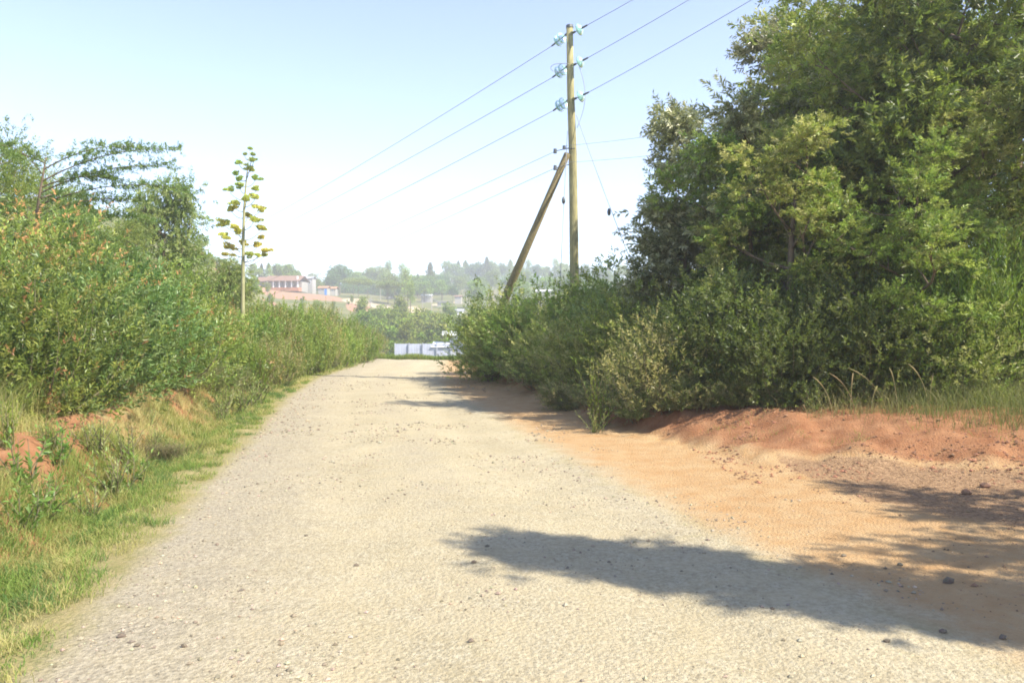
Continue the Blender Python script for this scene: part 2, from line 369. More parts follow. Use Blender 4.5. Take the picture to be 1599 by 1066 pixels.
def tree(name, h, spread, trunk_h, n1, n2, n_sp, nl, L, W, pal, prof, rise=.5, droop=0.2, sl=.3, clump=.28, mat=None, r0=None, lean=(0, 0), twig_r=.006, n3=3, sprd=.8):
    root = empty(name); st = MB(); tips = []
    r0 = r0 or .018 * h + .03
    tp = curve((0, 0, -.3), (lean[0] * h, lean[1] * h, h * .92), (R.normal(size=3) * .04 * h) * [1, 1, 0], 9)
    st.tube(tp, np.linspace(r0, .015, 9), 9)
    for i in range(n1):
        f = trunk_h + (1 - trunk_h) * (i + random.random() * .7) / n1
        k = min(int(f * 8), 7); g = f * 8 - k; b = tp[k] * (1 - g) + tp[k + 1] * g
        a = i * 2.4 + random.uniform(-.5, .5)
        ln = spread * prof(f) * random.uniform(.72, 1.12); el = rise * (1 + .5 * f) * random.uniform(.7, 1.2)
        d = np.array([math.cos(a) * math.cos(el), math.sin(a) * math.cos(el), math.sin(el)])
        e = b + d * ln; c = curve(b, e, np.array([0, 0, -.08 * ln]) + R.normal(size=3) * .06 * ln, 6)
        rl = r0 * (1 - f) * .5 + .018; st.tube(c, np.linspace(rl, .008, 6), 6, cap=False)
        for j in range(n2):
            f2 = .3 + .7 * (j + random.random()) / n2; k = min(int(f2 * 5), 4); g = f2 * 5 - k; b2 = c[k] * (1 - g) + c[k + 1] * g
            d2 = nrm(d * .7 + R.normal(size=3) * .55 + [0, 0, .15]); l2 = ln * random.uniform(.25, .5) * (1.15 - .4 * f2)
            c2 = curve(b2, b2 + d2 * l2, R.normal(size=3) * .06 * l2, 4); st.tube(c2, np.linspace(rl * .4 + .004, .004, 4), 4, cap=False)
            tips.append((c2[3], d2)); tips.append((c2[2], d2))
            for q in range(n3):
                d3 = nrm(d2 + R.normal(size=3) * .7); e3 = c2[random.choice((1, 2, 3))]; l3 = l2 * .5
                st.tube(np.array([e3, e3 + d3 * l3 * .5, e3 + d3 * l3 + [0, 0, -droop * .15 * l3]]), [.006, .005, .003], 3, cap=False); tips.append((e3 + d3 * l3, d3))
    tC = np.array([t[0] for t in tips]); tD = np.array([t[1] for t in tips])
    ix = R.integers(0, len(tC), n_sp)
    w = .5 + R.random(len(tC)); off = R.normal(size=(n_sp, 3)) * clump * w[ix][:, None] * np.array([1, 1, .75])
    C = tC[ix] + off; D = nrm(tD[ix] * .6 + nrm(off) * .8 + np.array([0, 0, .15 - droop]))
    V, Qq, cc = sprigs(C, D, nl, sl, L, W, PAL[pal] if isinstance(pal, str) else pal, sprd, droop, .3, up=.6)
    child(root, 'crown', mesh_np(name + '_crown', V, Qq, None, cc, mats=[mat or M_LEAF]))
    child(root, 'trunk', st.mesh(name + '_trunk', [M_BARK], True))
    return root
def dome(f): return math.sin(math.pi * min(1, max(0.05, .12 + .80 * f))) ** .7
def cone(f): return 1.15 * (1 - f) ** .8 + .12

# ---- right-hand trees -------------------------------------------------------
tS1 = tree('leafy_tree', 5.5, 1.25, .10, 15, 4, 2600, 14, .15, .046, 'silver', lambda f: .35 + 1.0 * dome(f), .45, .25, .26, .17, M_SILVER, n3=1)
tS2 = tree('leafy_tree', 7.3, 1.7, .12, 17, 4, 3200, 14, .15, .046, 'silver', lambda f: .35 + .95 * dome(f), .55, .25, .26, .18, M_SILVER, n3=1)
tG1 = tree('leafy_tree', 8.9, 2.3, .10, 17, 4, 3500, 14, .15, .045, 'olive', lambda f: .3 + dome(f), .55, .15, .26, .18, n3=1)
tG2 = tree('leafy_tree', 7.8, 2.1, .06, 18, 4, 3900, 14, .15, .046, 'mid', lambda f: .45 + .8 * dome(f), .5, .1, .26, .2, n3=1)
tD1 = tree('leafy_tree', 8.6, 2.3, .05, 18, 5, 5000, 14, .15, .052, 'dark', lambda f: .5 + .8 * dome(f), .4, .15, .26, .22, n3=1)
tC = tree('leafy_tree', 7.9, .62, .10, 26, 6, 6500, 14, .15, .05, 'dark', lambda f: 1.1 * (1 - f) + .12, .25, .1, .24, .17)
def tr(p, px, Y, rz, sc, label, dz=0, group='trees massed on the bank beside the road', x=None):
    X = (px - CX) / F_PX * Y if x is None else x
    place(p, (X, Y, h1(X, Y) + dz), rz, sc, label, 'tree', group)
tr(tS1, 1112, 17.2, .4, 1.0, 'silvery grey-green tree at the road end of the tree mass, closest to the power pole')
tr(tS2, 1262, 16.6, 2.0, .93, 'tall silvery tree with a slanting crown, second from the power pole')
tr(tS1, 1185, 15.2, 4.1, (.95, .95, .95), 'smaller silvery tree in front of the slanting tall one')
tr(tG1, 1400, 18.2, 1.0, 1.03, 'tall olive-green tree with bare upper limbs against the sky')
tr(tG2, 1330, 14.6, 2.6, .74, 'mid-green bushy tree below the tall olive one')
tr(tG1, 1450, 15.5, 3.9, .92, 'olive tree with sky showing through its thin upper crown')
tr(tS2, 1330, 20.5, 5.2, 1.12, 'grey tree rising behind the others at the top of the photo')
tr(tG2, 1400, 13.0, 1.2, .78, 'low mid-green tree in the shaded middle of the tree mass')
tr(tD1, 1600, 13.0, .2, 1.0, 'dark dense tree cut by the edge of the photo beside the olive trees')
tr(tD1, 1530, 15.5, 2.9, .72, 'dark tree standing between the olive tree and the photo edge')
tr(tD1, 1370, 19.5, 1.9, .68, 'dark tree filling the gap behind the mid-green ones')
tr(tG2, 1300, 21.0, 3.4, .66, 'green tree half hidden behind the silvery trees')
tr(tG2, 1160, 13.8, .9, (.62, .62, .50), 'low leafy tree filling the space under the silvery crowns')
tr(tG1, 1250, 13.2, 2.2, (.58, .58, .46), 'low olive tree whose crown hangs over the shaded thicket')
tr(tS1, 1072, 15.2, 1.6, (.75, .75, .58), 'short silvery tree at the road end of the thicket')
tr(tG2, 1400, 11.9, 4.4, (.52, .52, .42), 'low leafy tree hanging over the bent grass stalks')
tr(tG1, 1480, 12.6, 5.4, (.62, .62, .50), 'low olive tree behind the bright upright shrubs')
# trees standing just outside the frame that throw the shade over the near road
tr(tC, 0, 2.6, 1.1, (.72, .72, .97), 'dark tree casting the long shadow over the near gravel', x=5.9)
tr(tD1, 0, 3.9, 3.0, (.6, .6, .62), 'lower dark tree beside the one shading the near gravel', x=8.2)

# ---- shrubs -------------------------------------------------------------------
sA = [shrub('shrub', 2.3, 1.15, 22, 1250, 13, .095, .030, 'green', .5, low=.03, jit=.19, accent=(.46, .24, .10), acc_p=.07), shrub('shrub', 2.1, 1.25, 24, 1100, 13, .10, .036, 'deep', .40, sl=.24, low=.03, jit=.19)]
sO = [shrub('shrub', 2.4, 1.2, 26, 1300, 13, .085, .027, 'green', .6, accent=(.50, .26, .10), acc_p=.42), shrub('shrub', 2.2, 1.2, 26, 1200, 13, .095, .030, 'bright', .6, accent=(.50, .27, .10), acc_p=.22)]
sH = [shrub('shrub', 1.9, .85, 30, 900, 12, .10, .026, 'hedge', .8, sl=.3, spread=.65, accent=(.42, .28, .10), acc_p=.12), shrub('shrub', 1.7, .95, 30, 900, 12, .10, .028, 'bright', .85, sl=.3, spread=.55)]
sM = [shrub('shrub', 2.3, 1.2, 24, 1050, 13, .11, .038, 'mid', .4, low=.03, jit=.2), shrub('shrub', 2.2, 1.3, 24, 1050, 13, .10, .036, 'olive', .4, low=.03, jit=.2)]
sShade = shrub('shrub', 2.3, 1.3, 26, 1150, 13, .10, .034, 'dark', .4, low=.0, jit=.2)  # dark leaf palette paints in the shade of the understory
sY = shrub('shrub', 1.5, .85, 26, 750, 10, .07, .017, 'dry', .45, sl=.24)
sB = shrub('shrub', 1.9, .8, 26, 620, 14, .095, .020, 'bright', .85, sl=.34, spread=.5, jit=.10)
sP = shrub('shrub', 2.4, .9, 22, 900, 12, .11, .038, [(.24, .30, .08), (.17, .23, .06), (.29, .33, .12)], .5, sl=.26, jit=.18, low=.03)
sG = shrub('shrub', .60, .75, 34, 900, 12, .075, .014, [(.22, .22, .09), (.32, .28, .13), (.14, .17, .055), (.18, .22, .06)], .35, sl=.20, spread=.7, low=.0, jit=.22)
def sh(p, px, Y, rz, sc, label, group, dz=0, dx=0):
    X = (px - CX) / F_PX * Y + dx
    place(p, (X, Y, h1(X, Y) + dz), rz, sc, label, 'shrub', group)
GL = 'shrubs along the bank opposite the power pole'; GR = 'shrubs under the tree mass and around the power pole'
# left bank, near to far
for p, px, Y, sc, lab in [
 (sA[0], 30, 9.6, .95, 'leafy green shrub nearest the camera on the bank with orange soil'),
 (sA[1], 100, 10.6, .95, 'dark glossy shrub above the bare red bank'),
 (sO[0], -30, 11.2, 1.15, 'shrub with orange seed heads at the edge of the photo'),
 (sO[0], 75, 12.2, 1.18, 'shrub with the most orange seed heads, under the feathery branches'),
 (sA[1], 175, 12.2, .95, 'dense dark-green shrub reaching down to the red soil'),
 (sO[1], 165, 14.0, 1.1, 'yellow-green shrub with a few orange tips behind the dense dark one'),
 (sA[0], 235, 13.6, .98, 'tall green shrub at the road side of the first thicket'),
 (sA[1], 232, 15.6, .92, 'round green shrub with the lit leaning stem in front'),
 (sO[1], 262, 17.2, .92, 'bright shrub with sparse orange tips below the broad leafy tree'),
 (sA[0], 300, 18.4, .72, 'green shrub at the foot of the slope below the broad leafy tree'),
 (sA[0], 110, 16.5, 1.25, 'tall shrub hidden behind the orange-seeded ones'),
 (sA[1], 15, 14.5, 1.4, 'big dark shrub in the upper thicket under the feathery tree'),
 (sA[1], 190, 18.5, 1.2, 'dark shrub in front of the broad leafy tree')]:
    sh(p, px, Y, random.random() * 6, sc, lab, GL)
hedge_lab = ['upright yellow-green shrub beside the tall flower stalk', 'tall reedy shrub just behind the flower stalk foot', 'olive shrub in the roadside hedge, first past the flower stalk',
 'hedge shrub with brown tips, second past the flower stalk', 'bright hedge shrub topped with fresh shoots', 'thick hedge shrub in front of the red hillside cut', 'yellowish hedge shrub in the middle of the row',
 'green hedge shrub leaning toward the road bend', 'low hedge shrub near the road bend', 'rounded bright shrub closing the hedge at the bend', 'last low shrub of the hedge where the road drops away',
 'pale grassy shrub at the road side of the flower stalk', 'small shrub with dry base at the verge before the bend', 'bushy hedge shrub behind the dry verge grass']
for i, (px, Y, sc) in enumerate([(345, 20.5, .82), (392, 22.5, .95), (420, 24, 1.0), (452, 25.5, 1.0), (428, 21.5, .8), (478, 27.5, 1.03), (502, 29.5, 1.03), (525, 31.5, 1.02), (545, 33.5, .95), (562, 35.5, .95), (580, 38.5, .85), (378, 18.6, .70), (402, 19.0, .62), (462, 29, 1.15)]):
    sh(sH[i % 2], px, Y, random.random() * 6, sc, hedge_lab[i], 'hedge of upright shrubs leading to the road bend')
for i, (px, Y, sc) in enumerate([(350, 24, .85), (310, 22, .75), (420, 29, 1.2), (500, 35, 1.15), (540, 38, 1.15), (480, 33, 1.15)]):
    sh(sH[1 - i % 2], px, Y, random.random() * 6, sc, 'upright shrub in the back row of the hedge toward the bend', 'hedge of upright shrubs leading to the road bend')
# right side
for p, px, Y, sc, lab in [
 (sP, 776, 23.6, 1.12, 'light green shrub at the foot of the leaning brace, last before the bend'),
 (sP, 765, 26.5, .92, 'pale leafy shrub at the bend beside the white buildings'),
 (sM[0], 768, 23.0, .78, 'shaded shrub at the road edge below the light green one'),
 (sM[1], 815, 22.0, 1.05, 'olive shrub between the brace foot and the power pole'),
 (sM[0], 850, 20.6, 1.0, 'green shrub in front of the power pole'),
 (sP, 905, 20.5, .98, 'pale shrub hiding the foot of the power pole'),
 (sM[1], 880, 18.2, .80, 'low olive shrub nearer the road than the power pole'),
 (sM[0], 945, 19.0, 1.05, 'mid-green shrub just past the power pole'),
 (sM[1], 925, 16.0, .72, 'dark low shrub at the road edge in front of the pole thicket'),
 (sP, 985, 17.0, 1.02, 'pale-tipped shrub between the pole and the silvery tree'),
 (sM[0], 985, 14.6, .80, 'green shrub behind the dry yellow one, road side'),
 (sM[1], 1050, 15.4, .9, 'olive shrub under the silvery tree'),
 (sM[0], 1120, 14.4, .8, 'shaded green shrub behind the dry yellow one'),
 (sY, 1035, 12.3, 1.0, 'dry yellow shrub leaning over the red bank'),
 (sY, 995, 13.0, .8, 'smaller dry yellow shrub behind the large one'),
 (sShade, 1100, 12.4, .75, 'shade-coloured green shrub beside the dry yellow one'),
 (sShade, 1180, 12.2, .85, 'leafy shrub coloured dark for the deepest shade of the thicket'),
 (sShade, 1255, 12.6, .75, 'olive shrub in the middle of the shaded thicket'),
 (sShade, 1310, 12.1, .8, 'green shrub with leaves coloured for shade in the shaded thicket'),
 (sShade, 1230, 11.3, .55, 'low shaded shrub behind the grass stalks'),
 (sShade, 1350, 11.5, .78, 'shaded shrub behind the bent dry grass stalks'),
 (sM[0], 1420, 11.7, .75, 'leafy shrub behind the bright upright one'),
 (sB, 1545, 11.3, 1.18, 'bright upright shrub with long glossy shoots near the photo edge'),
 (sB, 1475, 11.4, 1.08, 'bright shrub with spiky shoots, on the road side of its twin'),
 (sB, 1625, 11.3, 1.05, 'bright glossy shrub cut by the photo edge'),
 (sM[1], 1500, 11.0, .62, 'low olive shrub at the foot of the bright upright ones'),
 (sShade, 1590, 12.4, 1.0, 'shade-coloured shrub behind the bright one at the photo edge')]:
    sh(p, px, Y, random.random() * 6, sc, lab, GR)
for p, px, Y, sc, lab in [(sG, 845, 19.0, 1.1, 'round grassy clump on the shaded road edge'), (sG, 955, 13.6, .85, 'soft grey-green clump hanging over the red bank'), (sG, 1000, 12.4, .7, 'soft clump below the dry yellow shrub'),
 (sG, 1095, 11.9, .8, 'grey-green clump in the shade above the red bank'), (sG, 1160, 11.5, .7, 'shaded clump at the corner of the red mound'), (sG, 900, 15.0, .9, 'small clump on the shaded bank by the road'),
 (sG, 800, 22.5, 1.0, 'clump on the bank below the brace foot'), (sG, 1065, 12.0, .7, 'soft clump in front of the dry yellow shrub')]:
    sh(p, px, Y, random.random() * 6, sc, lab, GR)
for i, (px, Y, sc) in enumerate([(-60, 9.2, .8), (100, 11.4, .6), (262, 13.8, .7), (318, 15.6, .85), (345, 17.2, .8), (405, 21, .8), (440, 24.5, .8), (482, 28, .85), (520, 32, .85)]):
    sh(sG, px, Y, random.random() * 6, sc, 'soft grassy clump fringing the foot of the shrubs along the verge', 'grassy clumps fringing the verge')

# small single plants
NW = 0
def herb(name, h, n, nl, L, W, pal, spread=.6):
    C = np.zeros((n, 3)); C[:, :2] = R.normal(size=(n, 2)) * .05; D = nrm(R.normal(size=(n, 3)) * .35 + [0, 0, 1])
    V, Qq, cc = sprigs(C, D, nl, h, L, W, PAL[pal] if isinstance(pal, str) else pal, spread, 0, .2)
    st = MB()
    for c, d in zip(C, D): st.tube(np.array([c - [0, 0, .05], c + d * h * .5, c + d * h]), [.006, .005, .002], 4, cap=False)
    root = empty(name); child(root, 'leaves', mesh_np(name + '_leaves', V, Qq, None, cc, mats=[M_LEAF])); child(root, 'stems', st.mesh(name + '_stems', [M_TWIG])); return root
pB = herb('plant', .85, 16, 26, .10, .022, 'bright', .5)
pS = herb('plant', .38, 14, 22, .06, .016, 'pale', .6)
pW = herb('plant', .42, 9, 12, .10, .035, [(.10, .19, .03), (.13, .22, .04)], .8)
for p, px, Y, sc, lab in [(pB, 932, 12.6, 1.15, 'fresh bright green plant growing at the foot of the bank in front of the clump'), (pS, 1272, 10.7, 1.0, 'small pale leafy plant on the lip of the red mound'),
 (pS, 930, 11.9, .9, 'small pale plant at the bottom of the bank below the bright one'), (pW, 40, 6.6, 1.0, 'broad-leaved green weed on the verge at the edge of the photo'), (pW, 85, 7.6, .8, 'broad-leaved weed in front of the orange soil patch'),
 (pS, 150, 8.4, 1.1, 'leafy weed clump between verge and orange soil'), (pS, 195, 8.8, 1.2, 'green weed clump next to the dead grass tuft'), (pS, 240, 10.4, .8, 'small weed on the bank beside the dark tuft'), (pS, 175, 7.8, 1.2, 'leafy weed clump nearest the gravel'),
 (pB, 10, 7.2, .62, 'bright weed at the edge of the photo above the broad-leaved one'), (pS, 378, 15.5, 1.5, 'pale green plant at the foot of the hedge'), (pS, 350, 14.6, 1.5, 'blue-green plant on the verge below the hedge'), (pS, 400, 16.5, 1.5, 'low green plant where the verge narrows')]:
    X = (px - CX) / F_PX * Y; place(p, (X, Y, h1(X, Y)), random.random() * 6, sc, lab, 'plant', 'small plants on the banks')

for i in range(15):
    Y = math.exp(random.uniform(math.log(4.6), math.log(17))); d_ = random.uniform(.7, 1.6); X = float(np.interp(Y, YL, XL)) - d_
    place((pS, pW, pS)[i % 3], (X, Y, h1(X, Y)), random.random() * 6, random.uniform(.5, 1.05), 'scruffy weed growing among the grass at the foot of the bank', 'plant', 'weeds along the foot of the bank')
# broad tree, feathery tree on the left
tB = tree('broadleaf_tree', 4.6, 1.75, .35, 11, 6, 2300, 14, .15, .040, 'pale', dome, .5, .45, .26, .26)
def pt(p, px, Y, rz, sc, lab, cat='tree', group=None, dz=0):
    X = (px - CX) / F_PX * Y; place(p, (X, Y, h1(X, Y) + dz), rz, sc, lab, cat, group)
pt(tB, 262, 25, .6, (.80, .80, 1.1), 'broad leafy tree with drooping pale leaves above the hedge', dz=0)
pt(tB, 360, 26, 2.2, (.46, .46, .66), 'small leaning tree with drooping leaves behind the flower stalk', dz=-.2)
def feather_tree(name, h):
    root = empty(name); st = MB(); C = []; D = []
    tp = curve((0, 0, -.3), (.3, 0, h * .9), (-.25, .1, 0), 7); st.tube(tp, np.linspace(.09, .012, 7), 8)
    for i in range(26):
        f = .35 + .65 * i / 26; k = min(int(f * 6), 5); g = f * 6 - k; b = tp[k] * (1 - g) + tp[k + 1] * g
        a = i * 2.4 if i % 2 else random.uniform(-.6, .6); ln = 2.9 * random.uniform(.6, 1.) if i % 2 == 0 else 1.9 * random.uniform(.6, 1)
        d = np.array([math.cos(a), math.sin(a), .08 + .14 * random.random()]); c = curve(b, b + d * ln, (0, 0, .07 * ln), 8)
        st.tube(c, np.linspace(.013, .003, 8), 4, cap=False)
        for q in range(110):
            t = .2 + .8 * random.random(); kk = min(int(t * 7), 6); gg = t * 7 - kk; pnt = c[kk] * (1 - gg) + c[kk + 1] * gg
            sd = nrm(np.array([-d[1], d[0], 0]) * random.choice((-1, 1)) + d * .7 + R.normal(size=3) * .12)
            ll = .42 * (1.1 - .7 * t); pnt2 = pnt + sd * random.random() * ll
            C.append(pnt2); D.append(nrm(sd + R.normal(size=3) * .3))
    V, Qq, cc = sprigs(np.array(C), np.array(D), 18, .19, .05, .020, [(.14, .20, .045), (.10, .16, .04), (.18, .23, .06)], 1.2, .1, .2, up=1.5)
    child(root, 'crown', mesh_np(name + '_crown', V, Qq, None, cc, mats=[M_LEAF])); child(root, 'trunk', st.mesh(name + '_trunk', [M_BARK], True)); return root
tF = feather_tree('acacia_tree', 3.9)
pt(tF, 52, 14.5, -.1, (.95, .9, 1.12), 'acacia with long feathery branches reaching sideways against the sky', dz=.0)
tL = tree('leafy_tree', 5.2, 2.0, .1, 16, 6, 4200, 13, .085, .028, 'green', lambda f: .4 + .8 * dome(f), .5, .1, .24, .26)
pt(tL, -45, 15.0, 1.7, .73, 'rounded green tree cut by the photo edge beside the feathery acacia')
pt(tL, 40, 20.5, 2.5, .76, 'green tree below and behind the feathery acacia branches')
pt(tL, 165, 20.5, 4.5, .62, 'dark green tree between the acacia and the broad leafy tree')

# ------------------------------------------------------------------ flowering agave stalk
ag = empty('agave_flower_stalk'); YA = 22.0
base = P(379, 478, YA); zg = h1(base[0], YA); ag.location = (base[0], YA, zg)
def loc(px, py, dy=0): return P(px, py, YA + dy) - np.array([base[0], YA, zg])
mb = MB(); sp = np.array([(0, 0, -.2), loc(379, 478), loc(379.5, 420), loc(380, 370), loc(381, 330), loc(384, 290), loc(387, 258), loc(390, 236)])
mb.tube(sp, [.062, .055, .048, .042, .034, .024, .014, .006], 9)
child(ag, 'stalk', mb.mesh('agave_stalk', [solid('agave_stalk', (.30, .29, .15), .8, 5, .25)], True))
M_FLOR = leaf_mat('floret', .42, .7, .1)
cl = [(390, 233, 4, 0), (382, 242, 4, 0), (395, 243, 4, 0), (373, 255, 6, .1), (396, 252, 5, 0), (389, 264, 9, .2), (369, 273, 8, .1), (399, 279.5, 8, .1), (372.6, 281, 7, .2), (374, 291, 8, .2), (400, 296, 9, .3), (359, 299, 9, .3),
      (385, 311, 10, .5), (398.5, 309, 9, .6), (364, 318, 10, .6), (361, 328, 11, .7), (407, 327, 13, .7), (386, 339, 10, .7), (397, 343, 11, .8), (349, 348, 14, .7), (408.6, 357.5, 12, .9), (365, 357, 9, .8), (373, 363, 9, .9),
      (407, 372, 8, .9), (403, 383, 11, 1), (381, 382, 10, 1), (358, 387, 13, 1), (349, 372, 12, 1), (416, 391, 9, .9), (412, 400, 7, .6), (403, 399, 5, .5), (389, 399, 10, .4), (354, 399, 9, .8)]
zs = sp[:, 2]
for i, (px, py, w, yl) in enumerate(cl):
    c = loc(px, py, random.uniform(-.35, .35)); wr = w / F_PX * YA * .62
    n = int(60 + w * 19); nb = 3 + int(w / 3); bc = R.normal(size=(nb, 3)) * np.array([.45, .45, .34]) * wr; a = R.random(n) * 6.283; rr = np.sqrt(R.random(n)) * wr * .55; wr0 = wr; wr = wr * .55
    Cc = c + np.stack([np.cos(a) * rr, np.sin(a) * rr, (R.random(n) - .35) * wr * .9 * np.sqrt(1.05 - (rr / wr) ** 2)], 1)
    Dd = np.stack([np.cos(a) * rr / wr * .8, np.sin(a) * rr / wr * .8, np.full(n, 1.)], 1) + R.normal(size=(n, 3)) * .2
    base_c = np.array([.46, .58, .17]) * (1 - yl) + np.array([.78, .70, .17]) * yl
    Cc = Cc + bc[R.integers(0, nb, n)]; wr = wr0
    V, Qq, cc = leafset(Cc, Dd, .075, .042, jcol(base_c, n, .3)); fl = child(ag, 'flower_cluster', mesh_np('flower_cluster', V, Qq, None, cc, mats=[M_FLOR]))
    zb = c[2] - .12 - abs(c[0]) * .35; j = np.clip(np.searchsorted(zs, zb), 1, len(zs) - 1); f = np.clip((zb - zs[j - 1]) / (zs[j] - zs[j - 1]), 0, 1); b = sp[j - 1] * (1 - f) + sp[j] * f
    m2 = MB(); m2.tube(curve(b, c - [0, 0, wr * .3], (0, 0, -.07), 5), [.011, .010, .009, .008, .006], 5, cap=False)
    child(fl, 'flower_branch', m2.mesh('flower_branch', [M_TWIG], True))
tag(ag, 'tall agave flower stalk with yellow-green clusters rising from the hedge', 'agave')

# ------------------------------------------------------------------ power pole
pole = empty('utility_pole'); YP = 22.0
pb = P(896, 440, YP); zg = h1(pb[0], YP); pole.location = (pb[0], YP, zg)
O = np.array([pb[0], YP, zg])
def pl(px, py, dy=0): return P(px, py, YP + dy) - O
mb = MB(); tp = np.array([(0.01, 0, -.5), pl(897, 440), pl(894.5, 240), pl(891, 140), pl(889.5, 42)]); mb.tube(tp, [.135, .128, .112, .100, .090], 16)
child(pole, 'post', mb.mesh('pole_post', [M_POLE], True))
mb = MB(); mb.tube([pl(889.7, 43) - [0, 0, .02], pl(889.3, 39.5)], [.103, .095], 14); child(pole, 'cap', mb.mesh('pole_cap', [M_STEEL]))
zb = h1(*(P(745, 560, 25.3)[:2])); bb = P(745, 560, 25.3); bb[2] = zb - .3
mb = MB(); mb.tube(np.array([bb - O, P(793, 455, 24.2) - O, P(886, 240, 21.86) - O]), [.135, .125, .088], 12); child(pole, 'brace', mb.mesh('pole_brace', [M_BRACE], True))
mb = MB(); q = pl(890, 232, -.15); mb.tube([q - [.16, 0, 0], q + [.14, 0, 0]], .014, 6); mb.tube([q + [-.16, -.02, -.03], q + [-.16, -.02, .07]], .045, 8); child(pole, 'brace_bolt', mb.mesh('brace_bolt', [M_STEEL]))
m, nt, ns, ls = new_mat('glass_insulator')
g = N(ns, 'ShaderNodeBsdfPrincipled', i_Roughness=.08); g.inputs['Base Color'].default_value = (.55, .80, .70, 1); g.inputs['Transmission Weight'].default_value = .45; g.inputs['IOR'].default_value = 1.4
tcn = ns.new('ShaderNodeTexCoord'); ls.new(mix(ns, ls, noise(ns, ls, tcn.outputs['Object'], 9), (.22, .48, .38), (.60, .85, .75)), g.inputs['Base Color'])
o_ = ns.new('ShaderNodeOutputMaterial'); ls.new(g.outputs[0], o_.inputs[0]); M_GLASS = m
def align(p0, d):
    d = nrm(np.asarray(d, float)); a = nrm(np.cross(d, [.2, .3, 1.])); b = np.cross(d, a); M = np.eye(4); M[:3, 0] = a; M[:3, 1] = b; M[:3, 2] = d; M[:3, 3] = p0; return M
dR = np.array([.55, -.45, .15]); dLft = np.array([-.63, .72, -.28])
def insul(p0, d, discs):
    mbi = MB()
    for k in range(discs):
        z0 = .18 + .15 * k
        mbi.lathe([(.03, z0 + .10), (.075, z0 + .09), (.155, z0 + .03), (.17, z0), (.13, z0 - .015), (.11, z0 + .015), (.06, z0), (.02, z0 + .01)], 18, M=align(p0, d))
    o = child(pole, 'insulator', mbi.mesh('insulator', [M_GLASS], True))
    L = .16 + .14 * discs + .16; dn = nrm(d); hw = MB(); hw.tube([p0 - dn * .06, p0 + dn * (.16 + .14 * discs)], .013, 6); hw.tube([p0 + dn * (.14 * discs + .10), p0 + dn * L], [.03, .022], 8); hw.tube([p0 - dn * .02, p0 + dn * .05], .03, 8)
    child(o, 'clamp', hw.mesh('insulator_clamp', [M_STEEL])); return p0 + dn * L
ATT = [(889.8, 52), (891, 102), (892.2, 155)]
ends = []
for k, (px, py) in enumerate(ATT):
    c = pl(px, py)
    ends.append((insul(c + [.10, -.04, .0], dR, 1) + O, insul(c + [-.09, .03, -.02], dLft, 2) + O))
def wire(name, a, b, sag, r, lab, grp=None, n=24):
    t = np.linspace(0, 1, n)[:, None]; pts = a * (1 - t) + b * t; pts[:, 2] -= sag * 4 * (t * (1 - t))[:, 0]
    w = MB(); w.tube(pts - a, r, 6); o = link(name, w.mesh(name, [M_WIRE], True), None, a); tag(o, lab, 'wire', grp)
WL = ['top', 'middle', 'lowest of the three thick']
for k in range(3):
    e2 = P(1503, (-319, -270, -205)[k], 16.5); wire('power_wire', ends[k][0], e2, .12, .008, ('topmost', 'middle', 'lowest')[k] + ' of three thick wires rising from the pole toward the photo top', 'wires running up from the pole')
    e1 = P(270, (415, 428, 455)[k], 50.0); wire('power_wire', ends[k][1], e1, .35, .009, ('topmost', 'middle', 'lowest')[k] + ' of three thick wires running from the pole down to the far side', 'wires running away from the pole')
for k, (ya, yb, yr_) in enumerate([(236, 218, 66), (262, 250, 118)]):
    c = P(868, ya, 21.8); e1 = P(290, (490, 515)[k], 52); wire('service_wire', c, e1, .15, .007, ('upper', 'lower')[k] + ' of two thin service wires sloping away from the brace top')
    e2 = P(1690, yr_, 13.5); wire('service_wire', P(880, ya - 8, 21.9), e2, .25, .0045, ('upper', 'lower')[k] + ' of two thin service wires crossing in front of the trees')
    mb = MB(); q = c - O; mb.tube([q + [-.02, 0, -.06], q + [-.02, 0, .06]], [.05, .045], 10); mb.tube([q, pl(889, ya - 5)], .012, 5); child(pole, 'service_bracket', mb.mesh('service_bracket', [M_STEEL]))
wire('guy_wire', P(886, 205, 21.9), P(874, 455, 21.0), 0, .009, 'thin guy wire hanging between the brace and the pole')
wire('guy_wire', P(900, 180, 22), P(990, 420, 19.5), .06, .009, 'slack guy wire slanting down to the thicket past the pole')
for px, py, Y in ((880, 313, 21.5), (951, 331, 20.7)):
    mb = MB(); q = P(px, py, Y); mb.lathe([(.01, -.10), (.04, -.07), (.05, 0), (.035, .07), (.01, .10)], 10); o = link('strain_insulator', mb.mesh('strain_insulator', [M_STEEL], True), None, q)
    tag(o, 'small dark insulator on the ' + ('upright' if px < 900 else 'slanting') + ' guy wire', 'insulator')
a = P(903, 105, 21.9); b = P(899, 200, 21.9); t = np.linspace(0, 1, 14)[:, None]; pts = a * (1 - t) + b * t; pts[:, 0] += .22 * np.sin(np.pi * t[:, 0] * .9 + .15)
mb = MB(); mb.tube(pts - O, .009, 5); child(pole, 'jumper_wire', mb.mesh('jumper_wire', [M_WIRE], True))
a = P(889, 100, 21.9); t = np.linspace(0, 1, 14)[:, None]; pts = np.array([P(888 - 28 * math.sin(s_ * 3.0), 100 + 12 * s_ - 3 * math.sin(s_ * 6), 21.9) for s_ in np.linspace(0, 1, 14)])
mb = MB(); mb.tube(pts - O, .009, 5); child(pole, 'jumper_wire', mb.mesh('jumper_wire', [M_WIRE], True))
tag(pole, 'weathered wooden power pole with glass insulators and a leaning brace', 'power pole')

